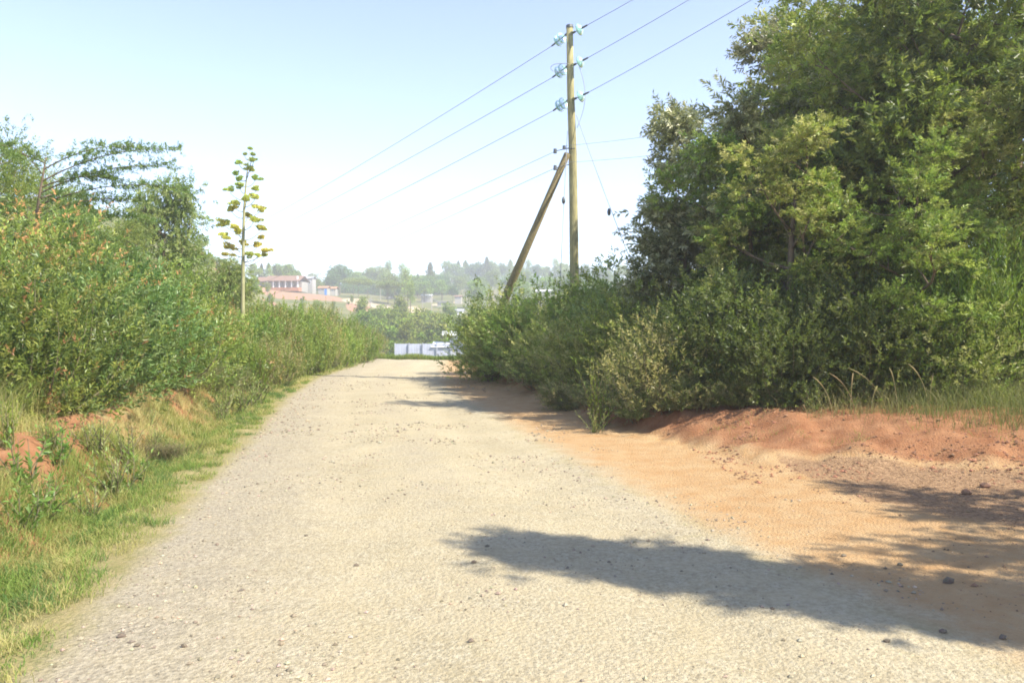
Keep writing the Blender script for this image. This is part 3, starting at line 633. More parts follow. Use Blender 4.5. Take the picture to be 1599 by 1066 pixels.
# ------------------------------------------------------------------ far trees
def far_tree(name, h, r, n, L, pal, kind, bare=.25):
    C = []
    if kind == 'round':
        for c in range(9):
            a = random.random() * 6.28; q = np.array([math.cos(a) * r * .55 * random.random() ** .5, math.sin(a) * r * .55 * random.random() ** .5, h * (bare + .18 + (.74 - bare) * random.random())])
            d = nrm(R.normal(size=(n // 9, 3))) * (R.random((n // 9, 1)) ** .4) * r * random.uniform(.35, .55) * np.array([1, 1, .8]); C.append(q + d)
    elif kind == 'cone':
        z = R.random(n) ** 1.3; a = R.random(n) * 6.28; rr = r * (1 - z) ** .8 * R.random(n) ** .4 * (1 + .25 * np.sin(z * 30)); C.append(np.stack([np.cos(a) * rr, np.sin(a) * rr, h * (bare * .5 + (1 - bare * .5) * z)], 1))
    elif kind == 'flat':
        for c in range(7):
            a = random.random() * 6.28; q = np.array([math.cos(a) * r * .7 * random.random(), math.sin(a) * r * .7 * random.random(), h * random.uniform(.8, .97)])
            d = R.normal(size=(n // 7, 3)) * r * .22 * np.array([1, 1, .22]); C.append(q + d)
    elif kind == 'low':
        C.append(np.abs(R.normal(size=(n, 3))) * np.array([r * .5, r * .5, h * .42]) * np.where(R.random((n, 3)) < .5, [-1, -1, 1], [1, 1, 1]))
    elif kind == 'tall':
        for c in range(6):
            q = np.array([random.uniform(-.3, .3) * r, random.uniform(-.3, .3) * r, h * (.45 + .5 * c / 5)]); d = R.normal(size=(n // 6, 3)) * r * .28 * np.array([1, 1, .9]); C.append(q + d)
    C = np.vstack(C); C = C[C[:, 2] > .1]; m = len(C)
    V, Qq, cc = leafset(C, R.normal(size=(m, 3)) + [0, 0, .3], L * (.6 + .8 * R.random(m)), L * .5, jcol(PAL[pal][0], m, .35), .8)
    st = MB(); st.tube([(0, 0, -.8), (.1, 0, h * .5), (0, .1, h * .85)], [.03 * h * .6, .02 * h * .6, .04], 6)
    nV = np.vstack(st.V); k = len(V)
    return mesh_np(name, np.vstack([V, nV]), np.vstack([Qq, np.vstack(st.Q) + k]), np.vstack(st.T) + k, np.vstack([cc, np.full((len(nV), 3), .12)]), mats=[M_FAR, M_BARK], fm=[0] * len(Qq) + [1] * len(np.vstack(st.Q)) + [0] * 0 + [1] * len(np.vstack(st.T)))
FT = dict(round=[far_tree('round_tree', 9, 4.2, 3000, .55, 'mid', 'round'), far_tree('round_tree', 8, 3.6, 2600, .5, 'deep', 'round'), far_tree('round_tree', 8.5, 4.4, 3000, .5, 'green', 'round', .1)],
          cone=[far_tree('conifer_tree', 10, 2.6, 2400, .5, 'dark', 'cone'), far_tree('conifer_tree', 9, 3.2, 2600, .5, 'mid', 'cone')],
          bush=[far_tree('bush', 4, 4.0, 1400, .55, 'deep', 'low')], grove=[far_tree('grove_tree', 8, 4.2, 3000, .6, 'bright', 'round', .0), far_tree('grove_tree', 8, 3.6, 2600, .6, 'green', 'round', .0), far_tree('grove_tree', 10, 3.0, 2200, .6, 'hedge', 'tall', .1)],
          flat=[far_tree('flat_topped_tree', 7, 5.5, 2200, .5, 'green', 'flat', .5)],
          tall=[far_tree('tall_thin_tree', 12, 2.6, 1300, .5, 'mid', 'tall', .4)])
GF = 'trees on the far hill'
def ft(kind, px, Y, hh, lab, grp=GF, nm=None):
    me = random.choice(FT[kind]); X = (px - CX) / F_PX * Y; o = link(nm or me.name.split('.')[0], me, None, (X, Y, h1(X, Y) - .1)); s_ = hh / {'round': 8.6, 'cone': 9.5, 'flat': 7, 'tall': 12., 'bush': 4, 'grove': 8.}[kind]
    o.scale = (s_ * random.uniform(.9, 1.15), s_ * random.uniform(.9, 1.15), s_); o.rotation_euler[2] = random.random() * 6.3; tag(o, lab, 'tree', grp)
# named skyline trees
ft('round', 455, 275, 9.5, 'wide round tree rising behind the house with the tiled roof'); ft('round', 440, 278, 9, 'round tree behind the middle of the tiled roof')
ft('cone', 420, 272, 9.0, 'pointed conifer rising behind the tiled roof'); ft('cone', 409, 272, 7.0, 'short conifer at the end of the tiled roof'); ft('cone', 429, 274, 7.5, 'small conifer beside the pointed one behind the roof')
ft('round', 399, 262, 6.5, 'tree at the gable end of the tiled house'); ft('round', 489, 290, 7, 'hazy round tree behind the pale two-storey house'); ft('round', 497, 292, 5.5, 'small hazy tree past the pale two-storey house')
ft('round', 531, 300, 12.5, 'tallest round tree alone on the skyline past the houses'); ft('round', 519, 296, 9, 'round tree touching the tallest skyline one')
skl = [(548, 8, 'round'), (560, 9, 'round'), (571, 9.5, 'round'), (583, 11.5, 'round'), (592, 12, 'round'), (601, 9, 'round'), (608, 14, 'tall'), (618, 9, 'round'), (627, 13, 'tall'), (636, 8.5, 'round'), (645, 8.5, 'cone'), (655, 8, 'round'), (664, 8, 'round'),
 (672, 12.5, 'cone'), (681, 9, 'round'), (690, 9, 'round'), (699, 8, 'cone'), (706, 12, 'round'), (716, 11, 'cone'), (727, 12, 'cone'), (738, 11, 'round'), (748, 12, 'round'), (760, 12, 'cone'), (772, 11, 'round'), (784, 11, 'round'), (797, 12, 'cone'), (810, 9, 'round'),
 (824, 11, 'tall'), (838, 10, 'round'), (852, 8, 'round'), (866, 11, 'tall'), (880, 9, 'round'), (896, 8, 'round'), (914, 9, 'round'), (932, 8, 'round'), (950, 8, 'cone'), (970, 8, 'round')]
for px, hh, kd in skl:
    Y = 335 + random.uniform(-10, 18) + (60 if px > 700 else 0); ft(kd, px, Y, hh * (1.12 if px > 700 else 1.0), {'round': 'hazy round tree in the skyline row of the far hill', 'cone': 'hazy pointed tree in the skyline row of the far hill', 'tall': 'hazy thin tall tree poking above the far skyline'}[kd])
for i in range(46):   # slope woods below the skyline
    px = random.uniform(600, 960); Y = random.uniform(265, 330) if px < 700 else random.uniform(225, 370); ft(random.choice(('round', 'round', 'cone')), px, Y, random.uniform(6, 9), 'hazy tree in the wood on the upper slope of the far hill', 'wood on the upper slope')
for i in range(44):
    px = 500 + i * 10.5 + random.uniform(-4, 4); Y = random.uniform(318, 352) + (55 if px > 700 else 0); ft('bush', px, Y, random.uniform(4, 6), 'hazy low bush under the skyline trees of the far hill', 'low growth under the skyline trees', 'bush')
for i, px in enumerate((560, 575, 552)): ft('flat', px, 255 + 6 * i, 6, 'yellow-green flat-topped tree above the sandy track', 'flat-topped trees above the track')
ft('flat', 617, 240, 7, 'flat-topped tree spreading over the end of the sandy track'); ft('flat', 606, 244, 6, 'smaller flat-topped tree beside the sandy track')
for px, Y, hh, lb in ((641, 205, 8, 'bare-looking thin tree by the dusty bend of the track'), (637, 230, 11, 'tall dark tree above the dusty bend of the track')): ft('tall', px, Y, hh, lb)
for i in range(60):   # valley trees
    px = random.uniform(560, 745); Y = random.uniform(114, 160); ft('grove', px, Y, random.uniform(3.6, 5.6), 'green tree in the valley grove behind the white buildings', 'valley grove')
for i in range(16):
    px = random.uniform(560, 730); Y = random.uniform(90, 112); ft('grove', px, Y, random.uniform(2.0, 3.6), 'bushy tree in the front row of the valley grove', 'valley grove')
for i in range(22):
    px = random.uniform(300, 600); Y = random.uniform(110, 220); ft('grove', px, Y, random.uniform(1.2, 2.8), 'small bush dotted on the grassy slope below the red cut', 'bushes on the grassy slope')
ft('round', 325, 95, 2.2, 'dark bush on the slope between the broad tree and the flower stalk')

# ------------------------------------------------------------------ buildings
M_WALLW = solid('pale_plaster', (.38, .36, .33), .85, 3, .12)
M_WALLSH = solid('shaded_plaster', (.33, .31, .28), .85, 3, .12)  # wall shade put into the colour as a darker grey-tan
M_ROOFT = solid('clay_tile', (.24, .145, .10), .8, 2.5, .25, .3)
M_ROOFI = solid('iron_sheet', (.46, .48, .54), .45, 2, .12, metal=.2)
M_SHEET = solid('zinc_sheet', (.44, .46, .55), .7, 1.2, .2)
M_WHITE = solid('white_paint', (.82, .82, .82), .6, 3, .05)
M_DARKG = solid('window_glass', (.06, .07, .09), .15, 3, .2)
M_RUST = solid('rusty_sheet', (.42, .22, .12), .8, 2, .3)
M_BLUE = solid('blue_paint', (.05, .20, .55), .6, 3, .1)
M_REDW = solid('red_earth_wall', (.40, .17, .09), .9, 1, .3)
def gable(mb, x0, x1, y0, y1, z0, z1, oh=.4):
    th = .12; ym = (y0 + y1) / 2
    for s_, ya, yb in ((1, y0 - oh, ym), (-1, y1 + oh, ym)):
        V = [(x0 - oh, ya, z0), (x1 + oh, ya, z0), (x1 + oh, yb, z1), (x0 - oh, yb, z1)]; V += [(x, y, z + th) for x, y, z in V]
        mb.add(V, [(0, 3, 2, 1), (4, 5, 6, 7), (0, 1, 5, 4), (1, 2, 6, 5), (2, 3, 7, 6), (3, 0, 4, 7)])
def win(parent, x0, x1, y, z0, z1):
    f = MB(); f.box(x0, x1, y - .05, y - .003, z0, z1); w = child(parent, 'window', f.mesh('window_frame', [M_WHITE]))
    g_ = MB(); g_.box(x0 + .1, x1 - .1, y - .075, y - .053, z0 + .1, z1 - .1); child(w, 'pane', g_.mesh('window_pane', [M_DARKG]))
# the tiled house
Yh = 252.0; X0 = (397 - CX) / F_PX * Yh; X1h = (468 - CX) / F_PX * Yh; zh = P(430, 449, Yh)[2]
hs = empty('tiled_house', ((X0 + X1h) / 2, Yh, zh)); hs.rotation_euler[2] = -.10; hs.scale = (1, 1, .78); w2 = (X1h - X0) / 2
b = MB(); b.box(-w2, w2, 2.6, 8, -1.5, 2.6); child(hs, 'wall', b.mesh('house_wall', [M_WALLSH]))
b = MB(); gable(b, -w2 + 3.3, w2, 0.0, 8, 2.6, 5.0, .5); child(hs, 'roof', b.mesh('house_roof', [M_ROOFT]))
b = MB(); gable(b, -w2, -w2 + 2.7, .8, 7, 2.45, 4.5, .3); child(hs, 'roof', b.mesh('house_roof', [M_ROOFT]))
b = MB(); b.box(-w2 + 2.9, w2, -.2, 2.59, -1.5, .05); child(hs, 'verandah_floor', b.mesh('verandah_floor', [M_REDW]))
for k in range(6):
    c = -w2 + 4.0 + k * (2 * w2 - 4.4) / 5; b = MB(); b.box(c - .17, c + .17, .0, .34, .05, 2.6); child(hs, 'column', b.mesh('house_column', [M_WHITE]))
for k in range(4):
    c = -w2 + 4.6 + k * (2 * w2 - 4.4) / 5; win(hs, c, c + 1.1, 2.6, .9, 2.1)
b = MB(); b.box(w2 - .9, w2 - .5, .6, 1.0, 2.9, 4.7); child(hs, 'chimney', b.mesh('house_chimney', [M_WHITE]))
tag(hs, 'long house with red-brown tiled roof and white verandah columns on the far hill', 'house')
# two-storey pale house
def house(px0, px1, pyb, pyt, Y, roofm, wallm, lab, name='house', roof=.6, flat=False, depth=5., nwin=2):
    x0 = (px0 - CX) / F_PX * Y; x1 = (px1 - CX) / F_PX * Y; zb = P(px0, pyb, Y)[2]; zt = P(px0, pyt, Y)[2]; w = (x1 - x0) / 2; hh = zt - zb
    r = empty(name, ((x0 + x1) / 2, Y, zb)); b = MB(); wh = hh * (1 - roof * .45) if not flat else hh - .25
    b.box(-w, w, 0, depth, -3, wh); child(r, 'wall', b.mesh('wall', [wallm])); b = MB()
    if flat: b.box(-w - .4, w + .4, -.4, depth + .4, wh + .003, hh)
    else: gable(b, -w, w, 0, depth, wh, hh, .3)
    child(r, 'roof', b.mesh('roof', [roofm]))
    for k in range(nwin):
        c = -w + (k + .5) * 2 * w / nwin; win(r, c - w / nwin * .4, c + w / nwin * .4, 0, wh * .4, wh * .8)
    tag(r, lab, 'house', 'houses on the far hill'); return r
house(472, 488, 449, 431, 262, M_ROOFI, M_WALLW, 'pale two-storey house past the tiled one', 'pale_house', .5)
house(497, 511, 456, 446.5, 258, M_RUST, M_WALLW, 'low shed with orange roof next to the blue door', 'roofed_shed', .8, nwin=1)
house(514, 524, 457, 447.5, 262, M_RUST, M_WALLW, 'small cream shed with rusty roof past the blue door', 'roofed_shed', .8, nwin=1)
q = P(508.5, 454, 256); b = MB(); b.box(-.28, .28, -.4, .4, -2, .5); b.box(-.33, .33, -.45, .45, .503, .6); o = link('water_tank', b.mesh('blue_tank', [M_BLUE]), None, q); tag(o, 'bright blue tank standing beside the orange-roofed shed', 'tank')
house(606, 619, 461, 455.5, 290, M_WALLW, M_WALLW, 'cream roof showing between trees above the sandy track', 'distant_house', 1)
house(658, 673, 465, 459.5, 270, M_WHITE, M_WALLW, 'white-roofed house among the trees of the far hill', 'distant_house', 1)
house(710, 720, 466, 461, 262, M_ROOFT, M_WALLW, 'small tan-roofed house near the wood on the far hill', 'distant_house', 1, nwin=1)
house(683, 700, 475, 470, 240, M_WALLW, M_WALLW, 'low cream building on a bare patch of the far hill', 'distant_house', 1, flat=True)
house(712, 722, 489, 483, 195, M_SHEET, M_WHITE, 'small grey-roofed hut just above the valley grove', 'distant_house', 1, nwin=1)
house(838, 866, 459, 452, 210, M_WHITE, M_WALLW, 'white roof glimpsed between brace and pole beyond the shrubs', 'distant_house', 1)
for px, y0, y1, Y in ((579, 500, 463, 165), (594, 452, 441, 260), (660, 500, 468, 175), (674, 490, 462, 190)):
    a = P(px, y0, Y); z1_ = P(px, y1, Y)[2]; g0 = h1(a[0], Y); b = MB(); b.tube([(0, 0, -.3), (0, 0, z1_ - g0)], [.11, .07], 8); b.box(-.7, .7, -.06, .06, z1_ - g0 - .7, z1_ - g0 - .58)
    o = link('distant_pole', b.mesh('distant_pole', [M_WALLW]), None, (a[0], Y, g0)); tag(o, 'thin pale power pole standing far off in the valley', 'power pole', 'poles in the valley')
# white compound by the road bend
Yc = 78.0
def cx_(px): return (px - CX) / F_PX * Yc
zc = h1(cx_(660), Yc); zt = P(660, 536.5, Yc)[2]
r = empty('compound_wall', (cx_(617), Yc, zc)); L = cx_(704) - cx_(617); npan = 4
b = MB(); nn = 160; xs = np.linspace(0, L, nn); prof = .004 * np.sin(xs * 2 * np.pi / .25)
V = np.concatenate([np.stack([xs, prof, np.full(nn, -1.)], 1), np.stack([xs, prof, np.full(nn, zt - zc)], 1)]); V = np.vstack([V, V + [0, .02, 0]])
i = np.arange(nn - 1); Qs = np.vstack([np.stack([i, i + 1, nn + i + 1, nn + i], 1), np.stack([2 * nn + i + 1, 2 * nn + i, 3 * nn + i, 3 * nn + i + 1], 1), np.stack([nn + i, nn + i + 1, 3 * nn + i + 1, 3 * nn + i], 1)])
b.add(V, Qs); child(r, 'sheet_panel', b.mesh('sheet_panel', [M_SHEET]))
for k in range(npan + 1):
    b = MB(); x = k * L / npan; b.box(x - .05, x + .05, -.14, -.045, -1, zt - zc + .06); child(r, 'post', b.mesh('wall_post', [M_ROOFI]))
tag(r, 'grey-white iron sheet wall below the road bend', 'wall')
r = empty('flat_roofed_building', (cx_(700), Yc + 2.0, zc)); ztop = P(700, 517, Yc + 2)[2] - zc
b = MB(); b.box(.0, 4.2, 0, 4, -1, ztop - .42); child(r, 'wall', b.mesh('building_wall', [M_ROOFI])); b = MB(); b.box(-.72, 4.6, -.7, 4.5, ztop - .417, ztop); child(r, 'roof', b.mesh('building_roof', [M_WHITE]))
win(r, .3, .95, 0, ztop - 1.3, ztop - .75); win(r, 1.6, 2.4, 0, ztop - 1.3, ztop - .75); tag(r, 'small grey-white building with overhanging flat roof behind the sheet wall', 'building')
r = empty('white_roofed_shed', (cx_(685), Yc + .8, zc)); zt2 = P(685, 535.2, Yc)[2] - zc
b = MB(); b.box(-.62, 1.0, 0, 1.5, -1, zt2 - .45); child(r, 'wall', b.mesh('shed_wall', [M_WALLW])); b = MB(); V = [(-.75, -.95, zt2 - .42), (1.1, -.95, zt2 - .42), (1.1, 1.7, zt2 + .02), (-.75, 1.7, zt2 + .02)]; V += [(x, y, z + .06) for x, y, z in V]
b.add(V, [(0, 3, 2, 1), (4, 5, 6, 7), (0, 1, 5, 4), (1, 2, 6, 5), (2, 3, 7, 6), (3, 0, 4, 7)]); child(r, 'roof', b.mesh('shed_roof', [M_WHITE])); tag(r, 'small shed with gleaming white sloping roof behind the sheet wall', 'shed')

# ------------------------------------------------------------------ grass
def blades(Xp, Yp, h, w, col, lean=.35, zoff=0.):
    n = len(Xp); Zp = H(Xp, Yp) + zoff; h = np.broadcast_to(h, (n,))[:, None]; w = np.broadcast_to(w, (n,))[:, None]
    a = R.random(n) * 6.283; d = np.stack([np.cos(a), np.sin(a), np.zeros(n)], 1); b = R.random(n) * 6.283; ld = np.stack([np.cos(b), np.sin(b), np.zeros(n)], 1) * (lean * (.3 + R.random((n, 1))))
    p = np.stack([Xp, Yp, Zp - .01], 1); m_ = p + ld * h * .35 + np.array([0, 0, 1]) * h * .55; t_ = p + ld * h * 1.1 + np.array([0, 0, 1]) * h * (1 - lean * .3)
    V = np.stack([p - d * w / 2, p + d * w / 2, m_ + d * w * .42, m_ - d * w * .42, t_ + d * w * .06, t_ - d * w * .06], 1).reshape(-1, 3)
    k = np.arange(n)[:, None] * 6; Qq = np.concatenate([k + [0, 1, 2, 3], k + [3, 2, 4, 5]], 0)
    return V, Qq, np.repeat(col, 6, 0)
def stuff_grass(name, parts, lab):
    V = []; Qs = []; C = []; n = 0
    for v, q, c in parts: V.append(v); Qs.append(q + n); C.append(c); n += len(v)
    o = link(name, mesh_np(name, np.vstack(V), np.vstack(Qs), None, np.vstack(C), mats=[M_GRASS])); tag(o, lab, 'grass', None, 'stuff')
def samp(n, y0, y1): return np.exp(R.random(n) * (math.log(y1) - math.log(y0)) + math.log(y0))
def gcols(X, Y, n, g=((.22, .27, .06), (.38, .36, .12), (.52, .43, .20)), s=.8, bias=0.):
    g = np.array(g); k = np.clip(.5 + .75 * vn(X, Y, s, 21) + bias + .25 * R.normal(size=n), 0, 1) * 2; i = np.clip(k.astype(int), 0, 1); f = (k - i)[:, None]
    return (g[i] * (1 - f) + g[i + 1] * f) * (.8 + .4 * R.random((n, 1)))
def scale_w(Y, w): return w * np.clip(Y / 9, 1, 3)
# short verge grass
n = 150000; Y = samp(n, 2.6, 44); d = .02 + 1.5 * R.random(n) ** .9; X = np.interp(Y, YL, XL) - d
k = (vn(X, Y, .5, 31) + .6 * vn(X, Y, .17, 32) + .9 * ss((d - .0) / .5) - .30) > R.random(n) * .8; X, Y, d = X[k], Y[k], d[k]; n = len(X)
tall = 1 + 1.1 * ss((d - .7) / .7)
A1 = blades(X, Y, (.03 + .065 * R.random(n)) * tall * (1 + .5 * np.clip(vn(X, Y, .4, 33), 0, 1)), scale_w(Y, .0035), gcols(X, Y, n, bias=.0), .7)
# bank grass
n = 110000; Y = samp(n, 4, 42); d = .75 + 2.2 * R.random(n); X = np.interp(Y, YL, XL) - d; k = vn(X, Y, .7, 41) + .7 * vn(X, Y, .22, 42) + .35 * ss((d - 2.1) / .5) > .42 + .5 * R.random(n); X, Y = X[k], Y[k]; n = len(X)
A2 = blades(X, Y, .08 + .24 * R.random(n), scale_w(Y, .0045), gcols(X, Y, n, bias=.12), .5)
n = 60000; Y = samp(n, 3, 42); d = 2.1 + 2.2 * R.random(n); X = np.interp(Y, YL, XL) - d
A3 = blades(X, Y, .25 + .4 * R.random(n), scale_w(Y, .005), gcols(X, Y, n, bias=-.05), .4)
nt_ = 900; Yc_ = samp(nt_, 2.8, 24); dc_ = .12 + 1.15 * R.random(nt_) ** .8; nbl = 55; Y = np.repeat(Yc_, nbl) + R.normal(size=nt_ * nbl) * .06; X = np.repeat(np.interp(Yc_, YL, XL) - dc_, nbl) + R.normal(size=nt_ * nbl) * .06; hs_ = np.repeat((.05 + .15 * R.random(nt_)) * (.5 + .5 * ss(dc_ / .9)), nbl); n = len(X)
tc_ = np.repeat(np.array([(.15, .24, .045), (.24, .30, .07), (.40, .35, .13), (.10, .18, .05)])[R.integers(0, 4, nt_)], nbl, 0) * (.7 + .6 * R.random((n, 1)))
A4 = blades(X, Y, hs_ * (.5 + .8 * R.random(n)), scale_w(Y, .004), tc_, .75)
stuff_grass('verge_grass', [A1, A2, A3, A4], 'mixed green and dry grass on the verge and bank opposite the pole')
# right bank lip and under-shrub grass
n = 90000; Y = samp(n, 7, 40); X = np.empty(n); tb = R.random(n); q_ = -.2 + 4.2 * R.random(n)
bx = np.interp(Y, BANK[1:, 1], BANK[1:, 0]); X = bx + q_ * 1.3; dbb = dbank(X, Y)
near = (X > 2.3) & (Y < 13); lip = np.where(near, ss((dbb - .95) / .5), ss((dbb - .25) / .5)); k = (R.random(n) < lip * np.where(near, .25 + .75 * ss((X - 4.2) / 1.2), 1)) & (vn(X, Y, .5, 51) + 1.2 * ss((dbb - 1.3) / .6) > -.15 + .5 * R.random(n)); X, Y, dbb = X[k], Y[k], dbb[k]; n = len(X)
B1 = blades(X, Y, (.06 + .22 * R.random(n)) * (1 + .8 * ss((dbb - 1.4) / .8)), scale_w(Y, .0045), gcols(X, Y, n, ((.13, .16, .05), (.22, .22, .08), (.36, .30, .14)), bias=.1), .5)
n = 9000; X = R.random(n) ** .6 * 6 + 2.2; Y = 10.2 + 2.6 * R.random(n); k = dbank(X, Y) > 1.35; X, Y = X[k], Y[k]; n = len(X)
k = vn(X, Y, .45, 55) + .5 * vn(X, Y, .15, 56) > -.25 + .6 * R.random(n); X, Y = X[k], Y[k]; n = len(X)
B2 = blades(X, Y, (.08 + .26 * R.random(n) ** 1.6) * (1 + .6 * vn(X, Y, .3, 57)), .005, gcols(X, Y, n, ((.13, .16, .05), (.20, .20, .07), (.34, .28, .13)), bias=.1), .45)
n = 5000; X = R.random(n) * 5 + 2.4; Y = 8.2 + 2.6 * R.random(n); k = (vn(X, Y, .45, 61) + .5 * vn(X, Y, .15, 62) > .55) & (dbank(X, Y) > .3); X, Y = X[k], Y[k]; n = len(X)
B3 = blades(X, Y, .03 + .07 * R.random(n), .004, gcols(X, Y, n, bias=.1), .8)
stuff_grass('bank_grass', [B1, B2, B3], 'dry and green grass on the lip of the red bank')
# crest grass where the road drops
n = 45000; X = -9.5 + 9.0 * R.random(n); Y = 41.5 + 6 * R.random(n) ** 1.3
C1 = blades(X, Y, .15 + .28 * R.random(n) * (1 + .5 * vn(X, Y, 1.2, 71)), .018, gcols(X, Y, n, ((.14, .22, .04), (.20, .26, .05), (.30, .26, .09)), 1.5, -.2), .35)
stuff_grass('crest_grass', [C1], 'bright green tall grass where the road drops out of sight')
# single bent stalks on the lip
for px, py, hh, ln in ((1335, 660, .42, -.35), (1385, 655, .5, -.45), (1402, 650, .48, -.1), (1361, 660, .3, .12), (1450, 640, .46, -.25), (1453, 640, .36, .05), (1300, 640, .40, -.28), (1262, 670, .15, -.2), (1329, 650, .44, 0.03)):
    Y = 10.3; X = (px - CX) / F_PX * Y; t = np.linspace(0, 1, 8)[:, None]; pts = np.concatenate([ln * t ** 1.8 * hh / .45, 0 * t, hh * 1.5 * (t - .18 * t ** 3)], 1)
    b = MB(); b.tube(pts, np.array([.004, .004, .0038, .0035, .003, .006, .008, .003]), 5, col=(.42, .33, .17)); o = link('grass_stalk', b.mesh('grass_stalk', [M_GRASS], True), None, (X, Y, h1(X, Y)))
    tag(o, 'long dry seeding grass stalk standing on the lip of the red mound', 'grass stalk', 'dry grass stalks on the mound lip')
# dead tuft on left bank
n = 700; Y0_ = 9.9; X0_ = (250 - CX) / F_PX * Y0_; v, q, c = blades(X0_ + R.normal(size=n) * .13, Y0_ + R.normal(size=n) * .10, .22 + .18 * R.random(n), .007, jcol((.20, .165, .09), n, .5), 1.1)
o = link('dead_tuft', mesh_np('dead_tuft', v - [X0_, Y0_, 0], q, None, c, mats=[M_GRASS]), None, (X0_, Y0_, 0)); tag(o, 'matted dead grass tuft on the bank by the verge', 'grass tuft')

# ------------------------------------------------------------------ stones
def stone_mesh(r, seed):
    g = np.random.default_rng(seed); V = []; 
    ph = (1 + 5 ** .5) / 2; b = np.array([(-1, ph, 0), (1, ph, 0), (-1, -ph, 0), (1, -ph, 0), (0, -1, ph), (0, 1, ph), (0, -1, -ph), (0, 1, -ph), (ph, 0, -1), (ph, 0, 1), (-ph, 0, -1), (-ph, 0, 1)]) / 1.9
    Fc = [(0, 11, 5), (0, 5, 1), (0, 1, 7), (0, 7, 10), (0, 10, 11), (1, 5, 9), (5, 11, 4), (11, 10, 2), (10, 7, 6), (7, 1, 8), (3, 9, 4), (3, 4, 2), (3, 2, 6), (3, 6, 8), (3, 8, 9), (4, 9, 5), (2, 4, 11), (6, 2, 10), (8, 6, 7), (9, 8, 1)]
    return b * (1 + .28 * (g.random((12, 1)) * 2 - 1)) * np.array([1, .8, .6]) * r, np.array(Fc)
n = 26000; Y = samp(n, 2.4, 26); xl_ = np.interp(Y, YL, XL); xr_ = np.maximum(np.interp(Y, YG, XG) + .3, 0); sp_ = R.random(n)
X = xl_ + .0 + (xr_ - xl_) * sp_; nearR = R.random(n) < .28; X = np.where(nearR & (Y < 9.5), 2.2 + 4.5 * R.random(n), X)
k = (vn(X, Y, .8, 81) + .5 * vn(X, Y, .25, 82) + .9 * (1 - ss((X - xl_) / 1.5)) + np.where(X > 2.8, .55, 0)) > -.2 + 1.0 * R.random(n); k &= (dbank(X, Y) < .5); X, Y = X[k], Y[k]; n = len(X)
sz = (.0035 + 0.013 * R.random(n) ** 7 + .0045 * R.random(n) ** 2) * np.clip(Y / 8, 1, 1.5)
oc, of = np.array([(1, 0, 0), (-1, 0, 0), (0, 1, 0), (0, -1, 0), (0, 0, 1), (0, 0, -1)], float), np.array([(0, 2, 4), (2, 1, 4), (1, 3, 4), (3, 0, 4), (2, 0, 5), (1, 2, 5), (3, 1, 5), (0, 3, 5)])
a = R.random(n) * 6.28; ca, sa = np.cos(a), np.sin(a); Vv = oc[None] * (1 + .5 * (R.random((n, 6, 1)) - .5)) * sz[:, None, None] * np.array([1.2, .9, .75])
Vv = np.stack([Vv[..., 0] * ca[:, None] - Vv[..., 1] * sa[:, None], Vv[..., 0] * sa[:, None] + Vv[..., 1] * ca[:, None], Vv[..., 2]], -1) + np.stack([X, Y, H(X, Y) + sz * .25], 1)[:, None]
cols = jcol((.30, .25, .175), n, .6); redk = X > 2.6; cols[redk] = jcol((.26, .155, .085), redk.sum(), .6)
m, nt, ns, ls = new_mat('stone'); at = N(ns, 'ShaderNodeAttribute', attribute_name='tint'); tc = ns.new('ShaderNodeTexCoord'); p = N(ns, 'ShaderNodeBsdfPrincipled', i_Roughness=.9); o_ = ns.new('ShaderNodeOutputMaterial')
ls.new(mix(ns, ls, math_(ns, ls, 'MULTIPLY', noise(ns, ls, tc.outputs['Object'], 60), .4), at.outputs['Color'], (.20, .155, .10)), p.inputs['Base Color']); ls.new(p.outputs[0], o_.inputs[0]); M_STONE = m
o = link('gravel', mesh_np('gravel', Vv.reshape(-1, 3), None, (np.arange(n)[:, None, None] * 6 + of[None]).reshape(-1, 3), np.repeat(cols, 6, 0), mats=[M_STONE])); tag(o, 'loose gravel and pebbles scattered over the road', 'gravel', None, 'stuff')
n2_ = 9000; Xq = 2.3 + 5 * R.random(n2_); Yq = 6.6 + 4.2 * R.random(n2_); dq = dbank(Xq, Yq); k = (vn(Xq, Yq, .7, 91) + .6 * vn(Xq, Yq, .2, 92) > -.1 + .5 * R.random(n2_)) & (dq > -1.4) & (dq < 1.5); Xq, Yq = Xq[k], Yq[k]; n2_ = len(Xq)
sq = .006 + .018 * R.random(n2_) ** 3; Vq = oc[None] * (1 + .7 * (R.random((n2_, 6, 1)) - .5)) * sq[:, None, None] * np.array([1.2, 1, .7]) + np.stack([Xq, Yq, H(Xq, Yq) + sq * .15], 1)[:, None]
o = link('clods', mesh_np('clods', Vq.reshape(-1, 3), None, (np.arange(n2_)[:, None, None] * 6 + of[None]).reshape(-1, 3), np.repeat(jcol((.26, .115, .055), n2_, .5), 6, 0), mats=[M_STONE])); tag(o, 'crumbled red clods lying over the red mound and rubble', 'clods', None, 'stuff')
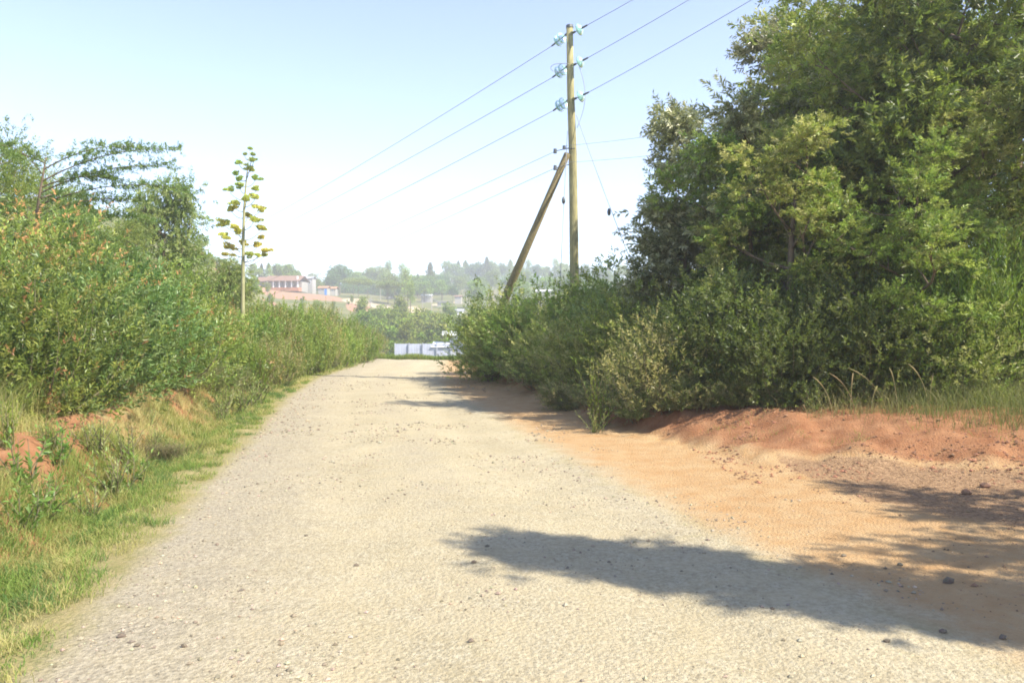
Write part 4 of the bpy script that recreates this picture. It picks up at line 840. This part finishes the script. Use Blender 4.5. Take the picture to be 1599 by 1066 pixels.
sl_ = [(1485, 912, .028, 'largest dark stone lying in the tree shade on the dirt'), (1409, 884, .017, 'pale grey stone in the tree shade above the largest one'), (1571, 1000, .018, 'stone at the shadow edge near the photo corner'),
 (740, 880, .016, 'dark pebble beside the tip of the tree shadow'), (186, 997, .018, 'long dark stone on the grey gravel near the grass corner'), (210, 1012, .014, 'dark stone just below the long one on the grey gravel'), (284, 1013, .014, 'small dark stone on the road nearest the grey gravel patch'),
 (735, 1005, .014, 'dark pebble on the bare near road'), (1540, 762, .045, 'brown clod on the rubble below the red mound'), (1512, 772, .038, 'brown clod beside the larger one on the rubble'), (1465, 748, .030, 'brown clod at the top of the rubble'), (555, 885, .014, 'dark pebble in the middle of the road'),
 (476, 838, .013, 'small dark stone in the wheel track'), (1320, 870, .014, 'small stone in the shaded dirt above the shadow edge'), (1477, 990, .016, 'grey pebble in the shade near the photo corner'), (1389, 1005, .014, 'grey pebble on the lit gravel below the shade')]
for i, (px, py, r_, lab) in enumerate(sl_):
    Y = 1.6 * F_PX / (py - 510); X = (px - CX) / F_PX * Y
    for _ in range(4): z = h1(X, Y); Y = (1.6 - z) * F_PX / (py - 510); X = (px - CX) / F_PX * Y
    V, T = stone_mesh(r_ * 1.3, i); o = link('stone', mesh_np('stone', V, None, T, jcol((.13, .105, .075) if i not in (8, 9, 10) else (.20, .10, .06), 12, .2), mats=[M_STONE]), None, (X, Y, z + r_ * .45)); tag(o, lab, 'stone')

# ------------------------------------------------------------------ haze, light, camera
b = MB(); b.box(-9600, 9600, -30, 1600, -5.5, 48)
m, nt, ns, ls = new_mat('haze'); pv = ns.new('ShaderNodeVolumePrincipled'); pv.inputs['Density'].default_value = .0014; pv.inputs['Color'].default_value = (.93, .95, 1, 1); pv.inputs['Anisotropy'].default_value = .2
o_ = ns.new('ShaderNodeOutputMaterial'); ls.new(pv.outputs[0], o_.inputs['Volume'])
o = link('haze', b.mesh('haze', [m])); tag(o, 'pale haze hanging in the air over the valley', 'haze', None, 'stuff')
EL, AZ = math.radians(47), math.radians(-28)
sd = Vector((math.cos(EL) * math.cos(AZ), math.cos(EL) * math.sin(AZ), math.sin(EL)))
l = bpy.data.lights.new('sun', 'SUN'); l.energy = 4.2; l.angle = math.radians(.55); l.color = (1, .93, .80); lo = bpy.data.objects.new('sun', l); COL.objects.link(lo); lo.rotation_euler = sd.to_track_quat('Z', 'Y').to_euler(); lo.location = (20, 0, 30)
w = bpy.data.worlds.new('World'); S.world = w; w.use_nodes = True; nt = w.node_tree; nt.nodes.clear()
sk = nt.nodes.new('ShaderNodeTexSky'); sk.sky_type = 'NISHITA'; sk.sun_disc = False; sk.sun_elevation = EL; sk.sun_rotation = math.pi / 2 - AZ; sk.air_density = 1.0; sk.dust_density = .4; sk.altitude = 1800; sk.ozone_density = 3.0
bg = nt.nodes.new('ShaderNodeBackground'); bg.inputs[1].default_value = .14; wo = nt.nodes.new('ShaderNodeOutputWorld'); hs_n = nt.nodes.new('ShaderNodeHueSaturation'); hs_n.inputs['Saturation'].default_value = .85; nt.links.new(sk.outputs[0], hs_n.inputs['Color']); nt.links.new(mix(nt.nodes, nt.links, 1.0, hs_n.outputs[0], (1.0, .955, 1.0), 'MULTIPLY'), bg.inputs[0]); nt.links.new(bg.outputs[0], wo.inputs[0])
cam = bpy.data.cameras.new('camera'); co = bpy.data.objects.new('camera', cam); COL.objects.link(co); co.location = (0, 0, CAMZ); co.rotation_euler = (math.pi / 2 - PITCH, 0, 0)
cam.sensor_width = 36; cam.lens = 36 * F_PX / 1599; cam.clip_end = 5000; cam.clip_start = .05; S.camera = co
S.view_settings.view_transform = 'Standard'; S.view_settings.look = 'None'; S.view_settings.gamma = 1; S.view_settings.exposure = 1.36
S.cycles.max_bounces = 6; S.cycles.diffuse_bounces = 3; S.cycles.transmission_bounces = 4; S.cycles.volume_bounces = 1; S.cycles.filter_width = 1.8
S.cycles.use_adaptive_sampling = True; S.cycles.use_denoising = True
